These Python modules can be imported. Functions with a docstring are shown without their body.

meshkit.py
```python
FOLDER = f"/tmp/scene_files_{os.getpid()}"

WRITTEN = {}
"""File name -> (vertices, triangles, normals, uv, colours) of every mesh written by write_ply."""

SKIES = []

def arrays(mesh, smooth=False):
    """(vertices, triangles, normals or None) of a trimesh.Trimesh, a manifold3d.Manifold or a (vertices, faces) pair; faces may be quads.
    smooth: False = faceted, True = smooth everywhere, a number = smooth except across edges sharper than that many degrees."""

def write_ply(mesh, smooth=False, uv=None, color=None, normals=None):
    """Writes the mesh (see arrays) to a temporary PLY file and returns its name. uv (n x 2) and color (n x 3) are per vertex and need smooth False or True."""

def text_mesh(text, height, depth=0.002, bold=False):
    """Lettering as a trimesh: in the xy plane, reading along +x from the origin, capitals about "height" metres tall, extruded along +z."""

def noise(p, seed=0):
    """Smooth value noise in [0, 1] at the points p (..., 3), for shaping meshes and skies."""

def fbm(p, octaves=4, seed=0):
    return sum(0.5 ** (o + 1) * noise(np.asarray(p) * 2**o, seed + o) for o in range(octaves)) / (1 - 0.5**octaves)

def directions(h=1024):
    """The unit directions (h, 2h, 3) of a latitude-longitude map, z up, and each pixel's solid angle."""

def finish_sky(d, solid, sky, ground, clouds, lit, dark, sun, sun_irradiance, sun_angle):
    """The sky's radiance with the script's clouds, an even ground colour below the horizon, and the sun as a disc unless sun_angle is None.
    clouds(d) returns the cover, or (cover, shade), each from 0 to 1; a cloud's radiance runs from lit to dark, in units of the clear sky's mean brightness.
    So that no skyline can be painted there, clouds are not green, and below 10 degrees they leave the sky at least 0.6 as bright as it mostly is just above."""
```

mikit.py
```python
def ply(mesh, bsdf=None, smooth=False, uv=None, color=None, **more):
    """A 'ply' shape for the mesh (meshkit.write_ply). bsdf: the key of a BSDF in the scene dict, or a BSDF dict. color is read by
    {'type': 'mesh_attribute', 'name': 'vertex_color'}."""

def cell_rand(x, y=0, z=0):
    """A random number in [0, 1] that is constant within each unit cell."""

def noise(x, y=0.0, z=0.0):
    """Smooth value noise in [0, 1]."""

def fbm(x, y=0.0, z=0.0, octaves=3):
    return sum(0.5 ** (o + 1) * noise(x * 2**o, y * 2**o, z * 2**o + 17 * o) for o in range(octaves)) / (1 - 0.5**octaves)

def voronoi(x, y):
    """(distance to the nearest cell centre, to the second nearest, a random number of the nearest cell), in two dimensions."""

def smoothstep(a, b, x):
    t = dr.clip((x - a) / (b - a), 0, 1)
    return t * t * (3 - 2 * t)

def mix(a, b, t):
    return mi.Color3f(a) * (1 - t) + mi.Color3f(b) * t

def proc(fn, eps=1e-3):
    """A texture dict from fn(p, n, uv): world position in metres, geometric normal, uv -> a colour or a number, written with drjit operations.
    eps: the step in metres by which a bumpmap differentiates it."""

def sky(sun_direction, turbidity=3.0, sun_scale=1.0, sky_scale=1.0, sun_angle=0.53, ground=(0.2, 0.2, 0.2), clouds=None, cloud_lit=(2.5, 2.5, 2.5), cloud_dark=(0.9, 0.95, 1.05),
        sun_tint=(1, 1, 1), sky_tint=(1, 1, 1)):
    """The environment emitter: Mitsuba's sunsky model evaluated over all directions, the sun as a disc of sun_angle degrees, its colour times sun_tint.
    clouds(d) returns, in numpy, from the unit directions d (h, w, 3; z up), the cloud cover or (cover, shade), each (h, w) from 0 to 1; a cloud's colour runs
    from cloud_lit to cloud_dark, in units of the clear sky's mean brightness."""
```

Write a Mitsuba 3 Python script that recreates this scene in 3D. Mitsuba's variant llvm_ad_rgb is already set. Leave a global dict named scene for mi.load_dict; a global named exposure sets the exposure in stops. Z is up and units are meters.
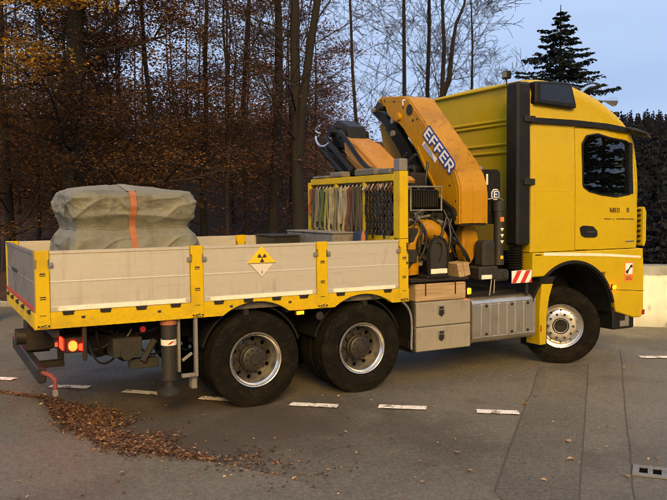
import math, random
import numpy as np, trimesh, manifold3d as m3, mitsuba as mi, drjit as dr
import mikit, meshkit
from mikit import noise, fbm, voronoi, smoothstep, mix, proc
from shapely.geometry import Polygon, LineString, Point, box as sbox
from shapely.ops import unary_union
from shapely import affinity
T = mi.ScalarTransform4f
scene, labels = {}, {}
PI = math.pi
rng = np.random.default_rng(7)

# ------------------------------------------------------------------ camera, light, exposure
CAM = np.array([-3.2347, -9.1218, 2.2127])
yaw, pitch, roll = 1.08091, -0.05746, -0.00789
fwd = np.array([math.cos(pitch)*math.cos(yaw), math.cos(pitch)*math.sin(yaw), math.sin(pitch)])
rgt = np.array([math.sin(yaw), -math.cos(yaw), 0.0]); upv = np.cross(rgt, fwd)
up2 = -rgt*math.sin(roll) + upv*math.cos(roll)
scene['camera'] = {'type': 'perspective', 'fov': 46.22, 'fov_axis': 'x', 'near_clip': 0.05, 'far_clip': 3000.0,
                   'to_world': T().look_at(origin=CAM.tolist(), target=(CAM+fwd).tolist(), up=up2.tolist())}
def cloud(d):
    n = meshkit.fbm(np.stack([d[..., 0]*2.2, d[..., 1]*2.2, d[..., 2]*7.0], -1)+5, 4, 3)
    return np.ones(d.shape[:2]), np.clip((n-0.42)*2.6, 0, 1)
# dusk: blue overcast, and a warm low sun standing in for street lamps behind the viewer
scene['sky'] = mikit.sky((-0.30, -0.82, 0.45), turbidity=3.0, sun_scale=0.40, sky_scale=0.95, sun_angle=30, clouds=cloud,
                         cloud_lit=(0.82, 1.07, 1.54), cloud_dark=(0.64, 0.88, 1.34), sun_tint=(1.0, 0.80, 0.36), ground=(0.10, 0.09, 0.08))
exposure = 3.15

# ------------------------------------------------------------------ materials
def bs(name, d, two=True):
    scene[name] = {'type': 'twosided', 'bsdf': d} if two else d
def rgb(*c): return {'type': 'rgb', 'value': list(c)}
def pr(name, c, rough=0.5, metal=0.0, coat=0.0, spec=0.5, **k):
    d = {'type': 'principled', 'base_color': c if isinstance(c, dict) else rgb(*c), 'roughness': rough, 'metallic': metal, 'specular': spec}
    if coat: d.update(clearcoat=coat, clearcoat_gloss=0.93)
    d.update(k); bs(name, d)
def dirty(c, dirt=(0.10, 0.075, 0.05), amt=0.35, sc=3.0, low=0.0):
    def f(p, n, uv):
        a = fbm(p.x*sc, p.y*sc, p.z*sc, 4); b = fbm(p.x*sc*6, p.y*sc*6, p.z*sc*2.0, 3)
        m = smoothstep(0.45, 0.8, a*0.6+b*0.4)*amt
        if low: m = m + smoothstep(low, 0.2, p.z)*0.35*(0.4+b)
        return mix(c, dirt, dr.clip(m, 0, 0.9))
    return proc(f)
pr('cab_yellow', dirty((0.46, 0.33, 0.0), (0.32, 0.22, 0.008), 0.2, 1.6, 1.1), 0.45, 0.0, 0.8, 0.22)
def bedy_fn(p, n, uv):
    a = fbm(p.x*4, p.y*4, p.z*4, 4); sp = fbm(p.x*34, p.y*34, p.z*34, 3); lo = smoothstep(1.30, 1.02, p.z)
    c = mix((0.54, 0.37, 0.001), (0.30, 0.19, 0.015), smoothstep(0.45, 0.8, a)*0.4)
    c = mix(c, (0.13, 0.10, 0.06), smoothstep(0.45, 0.85, sp)*lo*0.30)
    return c
pr('bed_yellow', proc(bedy_fn), 0.45, 0.0, 0.2, 0.25)
def crane_fn(p, n, uv):
    a = fbm(p.x*2.6, p.y*2.6, p.z*2.6, 4); run = fbm(p.x*22, p.y*22, p.z*1.8, 3); chip = noise(p.x*38, p.y*38, p.z*38)
    c = mix((0.40, 0.198, 0.002), (0.20, 0.092, 0.012), smoothstep(0.42, 0.78, a)*0.5)
    c = mix(c, (0.085, 0.05, 0.022), smoothstep(0.56, 0.76, run)*0.42*smoothstep(0.35, 0.6, a+0.12))
    return mix(c, (0.05, 0.032, 0.02), smoothstep(0.88, 0.92, chip)*0.5)
pr('crane_orange', proc(crane_fn), 0.42, 0.0, 0.2, 0.25)
pr('boom_orange', dirty((0.40, 0.19, 0.035), (0.2, 0.09, 0.03), 0.45, 2.6), 0.45, 0.0, 0.1, 0.25)
def board_fn(p, n, uv):
    s = fbm(p.x*0.7, p.y*0.7, p.z*26, 3); g = fbm(p.x*14, p.y*14, p.z*3.0, 3); b = noise(p.x*2, p.y*2, p.z*2)
    t = dr.clip(0.45*s+0.35*g+0.2*b, 0, 1)
    c = mix((0.425, 0.40, 0.345), (0.495, 0.47, 0.405), t)
    sc = smoothstep(0.70, 0.76, fbm(p.x*2.0+9, p.y*2, p.z*40, 2))
    run = smoothstep(0.60, 0.78, fbm(p.x*30, p.y*30, p.z*1.6, 3))*smoothstep(0.40, 0.62, fbm(p.x*1.5+5, p.y*1.5, 2, 2))
    low = smoothstep(1.45, 1.2, p.z)*smoothstep(0.42, 0.68, fbm(p.x*7, p.y*7, p.z*9, 4))
    a1 = fbm(p.x*5-p.z*9, p.y*5, p.x*70+p.z*40, 2); a2 = fbm(p.x*6+p.z*5, p.y*6, p.x*-46+p.z*80, 2)
    scr = smoothstep(0.72, 0.78, a1)+smoothstep(0.73, 0.79, a2)
    c = mix(c, (0.60, 0.57, 0.50), dr.clip(scr, 0, 1)*0.2)
    return mix(c, (0.22, 0.175, 0.12), dr.clip(sc*0.2+smoothstep(0.62, 0.85, g)*0.25+run*0.14+low*0.16, 0, 0.7))
pr('board_alu', proc(board_fn), 0.46, 0.25)
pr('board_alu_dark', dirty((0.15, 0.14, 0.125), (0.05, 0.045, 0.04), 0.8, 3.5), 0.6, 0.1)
pr('tape_white', dirty((0.74, 0.70, 0.58), (0.35, 0.3, 0.22), 0.4, 8), 0.35)
pr('tape_red', dirty((0.42, 0.03, 0.02), (0.12, 0.05, 0.03), 0.5, 8), 0.4)
pr('alu', dirty((0.33, 0.30, 0.235), (0.18, 0.145, 0.095), 0.5, 5), 0.42, 0.3)
pr('alu_tank', dirty((0.60, 0.55, 0.45), (0.28, 0.22, 0.14), 0.45, 4), 0.30, 0.85)
pr('alu_wheel', dirty((0.72, 0.70, 0.66), (0.22, 0.18, 0.13), 0.55, 9), 0.26, 0.9)
pr('chrome', (0.82, 0.80, 0.77), 0.12, 1.0)
pr('galvanized', dirty((0.22, 0.21, 0.19), (0.09, 0.075, 0.055), 0.6, 7), 0.5, 0.35)
pr('steel_dark', dirty((0.018, 0.017, 0.015), (0.045, 0.034, 0.022), 0.6, 5), 0.5, 0.1, 0, 0.3)
pr('steel_grey', dirty((0.026, 0.025, 0.022), (0.045, 0.036, 0.023), 0.7, 6), 0.5, 0.1, 0, 0.35)
pr('black_plastic', dirty((0.009, 0.009, 0.0085), (0.032, 0.025, 0.016), 0.45, 4), 0.45, 0, 0, 0.28)
pr('black_hose', (0.014, 0.014, 0.014), 0.4)
pr('chassis_black', dirty((0.009, 0.0085, 0.008), (0.032, 0.024, 0.015), 0.7, 4), 0.6, 0, 0, 0.25)
def tyre_fn(p, n, uv):
    a = fbm(p.x*9, p.y*9, p.z*9, 3)
    return mix((0.006, 0.0055, 0.0045), (0.018, 0.015, 0.009), smoothstep(0.40, 0.8, a)*0.45 + smoothstep(0.35, 0.0, p.z)*0.25 + smoothstep(0.60, 0.72, fbm(p.x*45, p.y*45, p.z*45, 2))*0.7)
pr('tyre_rubber', proc(tyre_fn), 0.85, 0.0, 0.0, 0.10)
pr('rim_dark', dirty((0.022, 0.020, 0.016), (0.055, 0.042, 0.026), 0.7, 9), 0.5, 0.2)
def tarp_fn(p, n, uv):
    a = fbm(p.x*2.5, p.y*2.5, p.z*4, 4); b = fbm(p.x*40, p.y*40, p.z*40, 2)
    c = mix((0.120, 0.117, 0.086), (0.180, 0.178, 0.138), a)
    c = mix(c, (0.085, 0.072, 0.042), smoothstep(0.58, 0.72, fbm(p.x*6+3, p.y*6, p.z*2.2, 3))*0.5)
    return c*(0.85+0.3*b)
pr('tarp', proc(tarp_fn), 0.62, sheen=0.2)
pr('strap_orange', dirty((0.33, 0.118, 0.048), (0.16, 0.07, 0.04), 0.5, 12), 0.75)
pr('strap_grey', (0.17, 0.16, 0.145), 0.8)
for nm, c in dict(sling_red=(0.22, 0.036, 0.019), sling_green=(0.05, 0.083, 0.041), sling_cream=(0.231, 0.215, 0.149), sling_yellow=(0.209, 0.193, 0.05),
                  sling_grey=(0.116, 0.11, 0.094), sling_brown=(0.11, 0.041, 0.025), sling_dark=(0.045, 0.04, 0.035)).items():
    pr(nm, dirty(c, (0.06, 0.05, 0.04), 0.6, 14), 0.85)
pr('chain_rust', dirty((0.030, 0.025, 0.021), (0.06, 0.03, 0.017), 0.7, 18), 0.5, 0.5)
def wood_fn(p, n, uv):
    g = fbm(p.x*3, p.y*30, p.z*42, 3)
    return mix((0.20, 0.13, 0.065), (0.46, 0.33, 0.18), g)
pr('wood_pale', proc(wood_fn), 0.75)
def woodg_fn(p, n, uv):
    g = fbm(p.x*30, p.y*4, p.z*30, 3)
    return mix((0.075, 0.07, 0.06), (0.19, 0.175, 0.15), g)
pr('wood_grey', proc(woodg_fn), 0.85)
pr('lens_red', (0.25, 0.008, 0.006), 0.15, 0, 0.6)
pr('lens_amber', (0.5, 0.13, 0.01), 0.15, 0, 0.6)
pr('print_black', (0.02, 0.018, 0.015), 0.6)
pr('gloss_black', (0.006, 0.006, 0.006), 0.08, 0, 0.5)
pr('shade_black', (0.002, 0.002, 0.002), 0.95, 0, 0, 0.05)
pr('placard_white', (0.56, 0.53, 0.46), 0.5)
pr('dull_red', dirty((0.16, 0.04, 0.03), (0.06, 0.03, 0.02), 0.8, 14), 0.6)  # mottled dark red for the bent bar end
pr('print_brown', (0.10, 0.055, 0.006), 0.5)
pr('print_white', (0.72, 0.72, 0.70), 0.5)
pr('print_blue', (0.015, 0.045, 0.22), 0.5)
pr('print_red', (0.50, 0.03, 0.02), 0.5)
pr('print_orange', (0.70, 0.20, 0.02), 0.5)
pr('sign_yellow', (0.80, 0.46, 0.01), 0.45)
pr('interior', (0.05, 0.05, 0.05), 0.8)
pr('seat_fabric', (0.035, 0.035, 0.04), 0.9)
pr('blue_tub', (0.015, 0.03, 0.08), 0.5)
scene['window_glass'] = {'type': 'thindielectric', 'int_ior': 1.5, 'specular_transmittance': rgb(0.42, 0.47, 0.46)}
pr('screen_glow', (0.02, 0.02, 0.02), 0.3)

# asphalt: colour, aggregate, stains
def asphalt(c0, c1, stain, seed, brown_patch=False):
    def f(p, n, uv):
        x, y = p.x+seed, p.y-seed
        big = fbm(x*0.35, y*0.35, 0, 4); mid = fbm(x*2.3, y*2.3, 1, 4)
        grain = noise(x*95, y*95, 2)*0.55 + noise(x*41, y*41, 3)*0.45
        c = mix(c0, c1, dr.clip(0.25 + 0.9*(big-0.5) + 0.5*(mid-0.5) + 1.15*(grain-0.5) + 0.25, 0, 1))
        st = smoothstep(0.56, 0.74, fbm(x*0.9+3, y*0.9+8, 4, 4))
        c = mix(c, stain, st*0.55)
        v1 = voronoi(x*62, y*62)
        c = c*(0.91+0.18*v1[2])
        c = mix(c, (0.30, 0.27, 0.23), smoothstep(0.90, 0.97, v1[2])*smoothstep(0.5, 0.2, v1[0])*0.22)
        wx, wy = x*0.75+0.35*noise(x*3, y*3, 7), y*0.75+0.35*noise(x*3, y*3, 9)
        v2 = voronoi(wx, wy); v3 = voronoi(wx*2.7+4, wy*2.7)
        net = smoothstep(0.016, 0.004, v2[1]-v2[0])*smoothstep(0.50, 0.62, fbm(x*0.4+2, y*0.4, 11, 3))+smoothstep(0.03, 0.008, v3[1]-v3[0])*smoothstep(0.60, 0.70, fbm(x*0.5, y*0.5+6, 13, 3))
        c = mix(c, (0.022, 0.019, 0.016), dr.clip(net, 0, 1)*0.10)
        if brown_patch:   # darker brown patch round the leaf heap
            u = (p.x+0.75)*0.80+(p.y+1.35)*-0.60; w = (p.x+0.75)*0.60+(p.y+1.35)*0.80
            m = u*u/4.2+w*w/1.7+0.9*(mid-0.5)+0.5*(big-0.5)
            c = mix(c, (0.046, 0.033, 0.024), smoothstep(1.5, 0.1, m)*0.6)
        return c
    return proc(f)
def grain_fn(p, n, uv): return (noise(p.x*120, p.y*120, 1)*0.5+noise(p.x*48, p.y*48, 2)*0.5)*0.004
def asph(name, *a, rough=0.62):
    bs(name, {'type': 'bumpmap', 'arbitrary': proc(grain_fn, 2e-3), 'scale': 1.0,
              'nested_bsdf': {'type': 'principled', 'base_color': asphalt(*a), 'roughness': rough, 'specular': 0.35}})
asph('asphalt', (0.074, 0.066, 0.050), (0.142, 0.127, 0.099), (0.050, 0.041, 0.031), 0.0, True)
asph('asphalt_light', (0.086, 0.076, 0.059), (0.150, 0.134, 0.106), (0.068, 0.057, 0.044), 31.0)
asph('asphalt_patch', (0.067, 0.060, 0.046), (0.131, 0.117, 0.091), (0.048, 0.040, 0.030), 77.0)
pr('tar', (0.058, 0.050, 0.038), 0.7)
def mark_fn(p, n, uv):
    w = fbm(p.x*15, p.y*15, 5, 4)
    return mix((0.72, 0.68, 0.60), (0.13, 0.115, 0.09), dr.clip(smoothstep(0.56, 0.66, w)*0.8+smoothstep(0.62, 0.72, noise(p.x*70, p.y*70, 3))*0.35, 0, 0.9))
pr('road_paint', proc(mark_fn), 0.6)
def conc_fn(p, n, uv):
    a = fbm(p.x*1.3, p.y*1.3, p.z*2.6, 4); b = fbm(p.x*9, p.y*9, p.z*3, 4)
    c = mix((0.24, 0.225, 0.195), (0.46, 0.44, 0.385), dr.clip(0.5*a+0.5*b, 0, 1))
    return mix(c, (0.10, 0.09, 0.07), smoothstep(0.55, 0.75, b)*0.55 + smoothstep(0.3, 0.0, p.z)*0.3)
pr('concrete', proc(conc_fn), 0.85)
pr('concrete_unlit', dirty((0.16, 0.155, 0.145), (0.06, 0.05, 0.04), 0.7, 2.5), 0.85)  # darker copy of the wall concrete, for the band above the beams
def floor_fn(p, n, uv):
    a = fbm(p.x*1.2, p.y*1.2, p.z, 4); b = voronoi(p.x*11, p.y*11)[2]
    lit = mix((0.016, 0.010, 0.006), (0.070, 0.036, 0.017), dr.clip(a*0.6+b*0.5-0.1, 0, 1))
    sx = (p.x-8.3)*0.7293-(p.y-0.37)*0.6842                                  # brush instead of leaf litter past the wood, blackened as if out of lamplight
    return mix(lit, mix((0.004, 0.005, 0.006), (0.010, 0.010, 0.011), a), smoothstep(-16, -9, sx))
pr('litter_soil', proc(floor_fn), 0.95)
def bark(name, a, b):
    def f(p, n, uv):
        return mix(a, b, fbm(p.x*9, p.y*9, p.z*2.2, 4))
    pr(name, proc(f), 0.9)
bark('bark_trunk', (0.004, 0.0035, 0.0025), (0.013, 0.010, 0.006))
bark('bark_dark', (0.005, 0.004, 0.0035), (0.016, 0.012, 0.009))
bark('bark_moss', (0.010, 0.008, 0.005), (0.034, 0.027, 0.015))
pr('twig', (0.020, 0.014, 0.011), 0.9)
def leafmat(name):
    scene[name] = {'type': 'principledthin', 'base_color': {'type': 'mesh_attribute', 'name': 'vertex_color'}, 'roughness': 0.65, 'diff_trans': 0.75, 'spec_trans': 0.0}
leafmat('leaf')
bs('leaf_ground', {'type': 'principled', 'base_color': {'type': 'mesh_attribute', 'name': 'vertex_color'}, 'roughness': 0.6})

# ------------------------------------------------------------------ mesh helpers
def numbered(k):
    if k not in scene and k not in labels: return k
    i = 1
    while f'{k}_{i:03d}' in scene or f'{k}_{i:03d}' in labels: i += 1
    return f'{k}_{i:03d}'
def to_tm(m):
    if isinstance(m, m3.Manifold):
        q = m.to_mesh(); return trimesh.Trimesh(np.asarray(q.vert_properties)[:, :3], np.asarray(q.tri_verts), process=False)
    return m
def cat(*ms):
    return trimesh.util.concatenate([to_tm(m) for m in ms])
def obj(name, mesh, mat, parent=None, smooth=35, label=None, **more):
    k = numbered((parent + '__' if parent else '') + name)
    scene[k] = mikit.ply(to_tm(mesh), mat, smooth=smooth, **more)
    if label: labels[k] = {'label': label}
    return k
def thing(name, label, category, group=None, kind=None):
    k = numbered(name); labels[k] = {'label': label, 'category': category}
    if group: labels[k]['group'] = group
    return k
def tag(k, label, category=None, group=None, kind=None):
    labels[k] = {'label': label}
    if category: labels[k]['category'] = category
    if group: labels[k]['group'] = group
    if kind: labels[k]['kind'] = kind
def objs(name, meshes, mat, parent, **k):
    for m in meshes: obj(name, m, mat, parent, **k)
def bx(x0, x1, y0, y1, z0, z1, c=0.006):
    c = min(c, 0.45*min(x1-x0, y1-y0, z1-z0))
    v = []
    for sx in (0, 1):
        for sy in (0, 1):
            for sz in (0, 1):
                X, Y, Z = (x0, x1)[sx], (y0, y1)[sy], (z0, z1)[sz]
                ix, iy, iz = (c, -c)[sx], (c, -c)[sy], (c, -c)[sz]
                v += [(X, Y+iy, Z+iz), (X+ix, Y, Z+iz), (X+ix, Y+iy, Z)]
    return trimesh.convex.convex_hull(np.array(v))
def rbox(x0, x1, y0, y1, z0, z1, r):
    return ext(rpoly([(x0, z0), (x0, z1), (x1, z1), (x1, z0)], r, 5), 'xz', y0, y1)
def xf(m, M):
    m = to_tm(m).copy(); m.apply_transform(M); return m
def mv(m, d):
    m = to_tm(m).copy(); m.apply_translation(d); return m
def rot(m, ang, axis, at=(0, 0, 0)):
    return xf(m, trimesh.transformations.rotation_matrix(ang, axis, at))
def ext(poly, plane, a, b):
    """polygon in plane 'xz' (extruded along y), 'yz' (along x) or 'xy' (along z) between a and b."""
    if not isinstance(poly, Polygon) and not hasattr(poly, 'geoms'): poly = Polygon(poly)
    gs = getattr(poly, 'geoms', [poly])
    out = []
    for g in gs:
        m = trimesh.creation.extrude_polygon(g.buffer(0), b-a, engine='earcut')
        v = np.array(m.vertices)
        if plane == 'xz': w = np.stack([v[:, 0], v[:, 2]+a, v[:, 1]], 1); flip = True
        elif plane == 'yz': w = np.stack([v[:, 2]+a, v[:, 0], v[:, 1]], 1); flip = False
        else: w = np.stack([v[:, 0], v[:, 1], v[:, 2]+a], 1); flip = False
        f = np.array(m.faces)
        if flip: f = f[:, ::-1]
        out.append(trimesh.Trimesh(w, f, process=False))
    return trimesh.util.concatenate(out)
def man(m):
    m = to_tm(m).copy(); m.merge_vertices()
    if m.volume < 0: m.invert()
    return m3.Manifold(m3.Mesh(np.asarray(m.vertices, np.float32), np.asarray(m.faces, np.uint32)))
def rpoly(pts, r, n=4):
    return Polygon(pts).buffer(-r).buffer(r, quad_segs=n)
def bevel_ext(poly, plane, a, b, c=0.008, side=-1):
    """extrusion with a chamfer along the face at a (side=-1), b (1) or both (0)."""
    poly = poly if isinstance(poly, Polygon) else Polygon(poly)
    inner = poly.buffer(-c, join_style=2)
    if inner.is_empty or inner.geom_type != 'Polygon' or len(poly.interiors): return ext(poly, plane, a, b)
    parts = [ext(poly, plane, a+(c if side <= 0 else 0), b-(c if side >= 0 else 0))]
    if side <= 0: parts.append(loft_caps(inner, poly, plane, a, a+c))
    if side >= 0: parts.append(loft_caps(poly, inner, plane, b-c, b))
    return cat(*parts)
def loft_caps(p0, p1, plane, a, b):
    n = 140
    def ring(p):
        p = p.exterior if p.exterior.is_ccw else LineString(list(p.exterior.coords)[::-1])
        L = p.length
        return p
    # dense matched rings: sample the outer one, project onto the inner
    big, small = (p1, p0) if p1.area > p0.area else (p0, p1)
    pts = np.array(big.exterior.segmentize(0.12).coords)[:-1]
    if not big.exterior.is_ccw: pts = pts[::-1]
    ins = np.array([small.exterior.interpolate(small.exterior.project(Point(q))).coords[0] for q in pts])
    r0, r1 = (ins, pts) if big is p1 else (pts, ins)
    k = len(pts); tri_small = trimesh.creation.triangulate_polygon(Polygon(ins).buffer(0), engine='earcut')
    def lift(p, h):
        z = np.full(len(p), h)
        return {'xz': np.stack([p[:, 0], z, p[:, 1]], 1), 'yz': np.stack([z, p[:, 0], p[:, 1]], 1), 'xy': np.stack([p[:, 0], p[:, 1], z], 1)}[plane]
    v = np.vstack([lift(r0, a), lift(r1, b)])
    i = np.arange(k); j = (i+1) % k
    f = np.vstack([np.stack([i, j, j+k], 1), np.stack([i, j+k, i+k], 1)])
    if plane == 'xz': f = f[:, ::-1]
    side = trimesh.Trimesh(v, f, process=False)
    cv, cf = tri_small
    cap = trimesh.Trimesh(lift(np.asarray(cv), a if big is p1 else b), cf, process=False)
    return cat(side, cap)
def cyl(p0, p1, r, n=20, r1=None):
    p0, p1 = np.asarray(p0, float), np.asarray(p1, float)
    return tube([p0, p1], [r, r if r1 is None else r1], n)
def tube(pts, r, n=10, caps=True):
    p = np.asarray(pts, float); k = len(p)
    r = np.full(k, r) if np.isscalar(r) else np.asarray(r, float)
    t = np.gradient(p, axis=0); t /= np.maximum(np.linalg.norm(t, axis=1, keepdims=True), 1e-9)
    ref = np.array([0, 0, 1.0]) if abs(t[0, 2]) < 0.9 else np.array([1.0, 0, 0])
    a = np.cross(t[0], ref); a /= np.linalg.norm(a)
    rings = []
    th = np.arange(n)*2*PI/n
    for i in range(k):
        a = a - t[i]*(a@t[i]); a /= np.linalg.norm(a); b = np.cross(t[i], a)
        rings.append(p[i]+r[i]*(np.cos(th)[:, None]*a+np.sin(th)[:, None]*b))
    v = np.vstack(rings); i = np.arange(n); j = (i+1) % n; f = []
    for q in range(k-1):
        f += [np.stack([q*n+i, q*n+j, (q+1)*n+j], 1), np.stack([q*n+i, (q+1)*n+j, (q+1)*n+i], 1)]
    if caps:
        v = np.vstack([v, p[0], p[-1]])
        f += [np.stack([j, i, np.full(n, k*n)], 1), np.stack([(k-1)*n+i, (k-1)*n+j, np.full(n, k*n+1)], 1)]
    return trimesh.Trimesh(v, np.vstack(f), process=False)
def spline(pts, n=24):
    from scipy.interpolate import CubicSpline
    p = np.asarray(pts, float); d = np.r_[0, np.cumsum(np.linalg.norm(np.diff(p, axis=0), axis=1))]
    return CubicSpline(d, p)(np.linspace(0, d[-1], n))
def lathe(prof, c, n=56):
    """closed profile [(radius, y offset)] revolved about the y axis through c."""
    prof = np.asarray(prof, float); k = len(prof); th = np.arange(n)*2*PI/n
    v = np.stack([prof[None, :, 0]*np.cos(th)[:, None], np.broadcast_to(prof[None, :, 1], (n, k)), prof[None, :, 0]*np.sin(th)[:, None]], -1).reshape(-1, 3)+np.asarray(c)
    f = []
    i = np.arange(n); i2 = (i+1) % n
    for a in range(k):
        b = (a+1) % k
        f += [np.stack([i*k+a, i*k+b, i2*k+b], 1), np.stack([i*k+a, i2*k+b, i2*k+a], 1)]
    m = trimesh.Trimesh(v, np.vstack(f), process=False)
    if m.volume < 0: m.invert()
    return m
def text(s, h, origin, xd, yd, depth=0.003, bold=True, centre=True, shear=0.0, stretch=1.0):
    m = meshkit.text_mesh(s, h, depth, bold); v = np.array(m.vertices)
    if centre: v[:, 0] -= (v[:, 0].min()+v[:, 0].max())/2
    v[:, 0] = v[:, 0]*stretch+shear*v[:, 1]
    xd, yd = np.asarray(xd, float), np.asarray(yd, float); xd /= np.linalg.norm(xd); yd /= np.linalg.norm(yd); zd = np.cross(xd, yd)
    w = np.asarray(origin)+v[:, :1]*xd+v[:, 1:2]*yd+v[:, 2:3]*zd
    return trimesh.Trimesh(w, m.faces, process=False)

# ================================================================== SETTING
# ground: one sheet to the horizon, rising into a wooded bank behind the road
RD = np.array([0.7293, -0.6842])            # direction of the road edge (wall and kerb), from the left end to the right
RN = np.array([0.6842, 0.7293])             # away from the road
R0 = np.array([8.3, 0.37])
def edge_dist(x, y): return (x-R0[0])*RN[0]+(y-R0[1])*RN[1]
def height(x, y):
    d = edge_dist(x, y); s = (x-R0[0])*RD[0]+(y-R0[1])*RD[1]
    t = np.clip((d-0.6)/26, 0, 1); bank = 5.2*t*t*(3-2*t)*np.clip(1-(s+15)/8, 0, 1)   # wooded bank on the left part
    hill = 20*np.clip((d-14)/215, 0, 1)*np.clip((s+40)/40, 0, 1)
    z = bank+hill+np.where(d > 1.0, 0.35*(meshkit.fbm(np.stack([x*0.35, y*0.35, x*0], -1), 3, 5)-0.5)*np.clip(d-1, 0, 3), 0)
    return np.where(d < 0.25, -0.004, z)
g = np.r_[-900, -500, -300, -200, -140, -100, np.arange(-76, 90, 1.6), 100, 120, 140, 160, 190, 220, 260, 320, 420, 600, 900]
GX, GY = np.meshgrid(g, g, indexing='ij')
# grid turned so that its lines follow the road edge
WX = R0[0]+GX*RD[0]+GY*RN[0]; WY = R0[1]+GX*RD[1]+GY*RN[1]
n = len(g); ii = np.arange(n*n).reshape(n, n)
f = np.concatenate([np.stack([ii[:-1, :-1], ii[1:, :-1], ii[1:, 1:]], -1).reshape(-1, 3), np.stack([ii[:-1, :-1], ii[1:, 1:], ii[:-1, 1:]], -1).reshape(-1, 3)])
obj('ground', trimesh.Trimesh(np.stack([WX, WY, height(WX, WY)], -1).reshape(-1, 3), f, process=False), 'litter_soil', smooth=True)
tag('ground', 'dark leaf-covered forest floor rising behind the road', kind='structure')
def sheet(pts, z):
    p = pts if hasattr(pts, 'exterior') else Polygon(pts)
    v, fc = trimesh.creation.triangulate_polygon(p.buffer(0), engine='earcut')
    m = trimesh.Trimesh(np.c_[v, np.full(len(v), z)], fc, process=False)
    if m.face_normals[0, 2] < 0: m.invert()
    return m
def along(s, d): return R0+RD*s+RN*d
road = Polygon([along(-120, 0.2), along(160, 0.2), along(160, -60), along(-120, -60)])
obj('road', sheet(road, 0.0), 'asphalt', smooth=False); tag('road', 'dark worn asphalt road', kind='structure')
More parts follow.
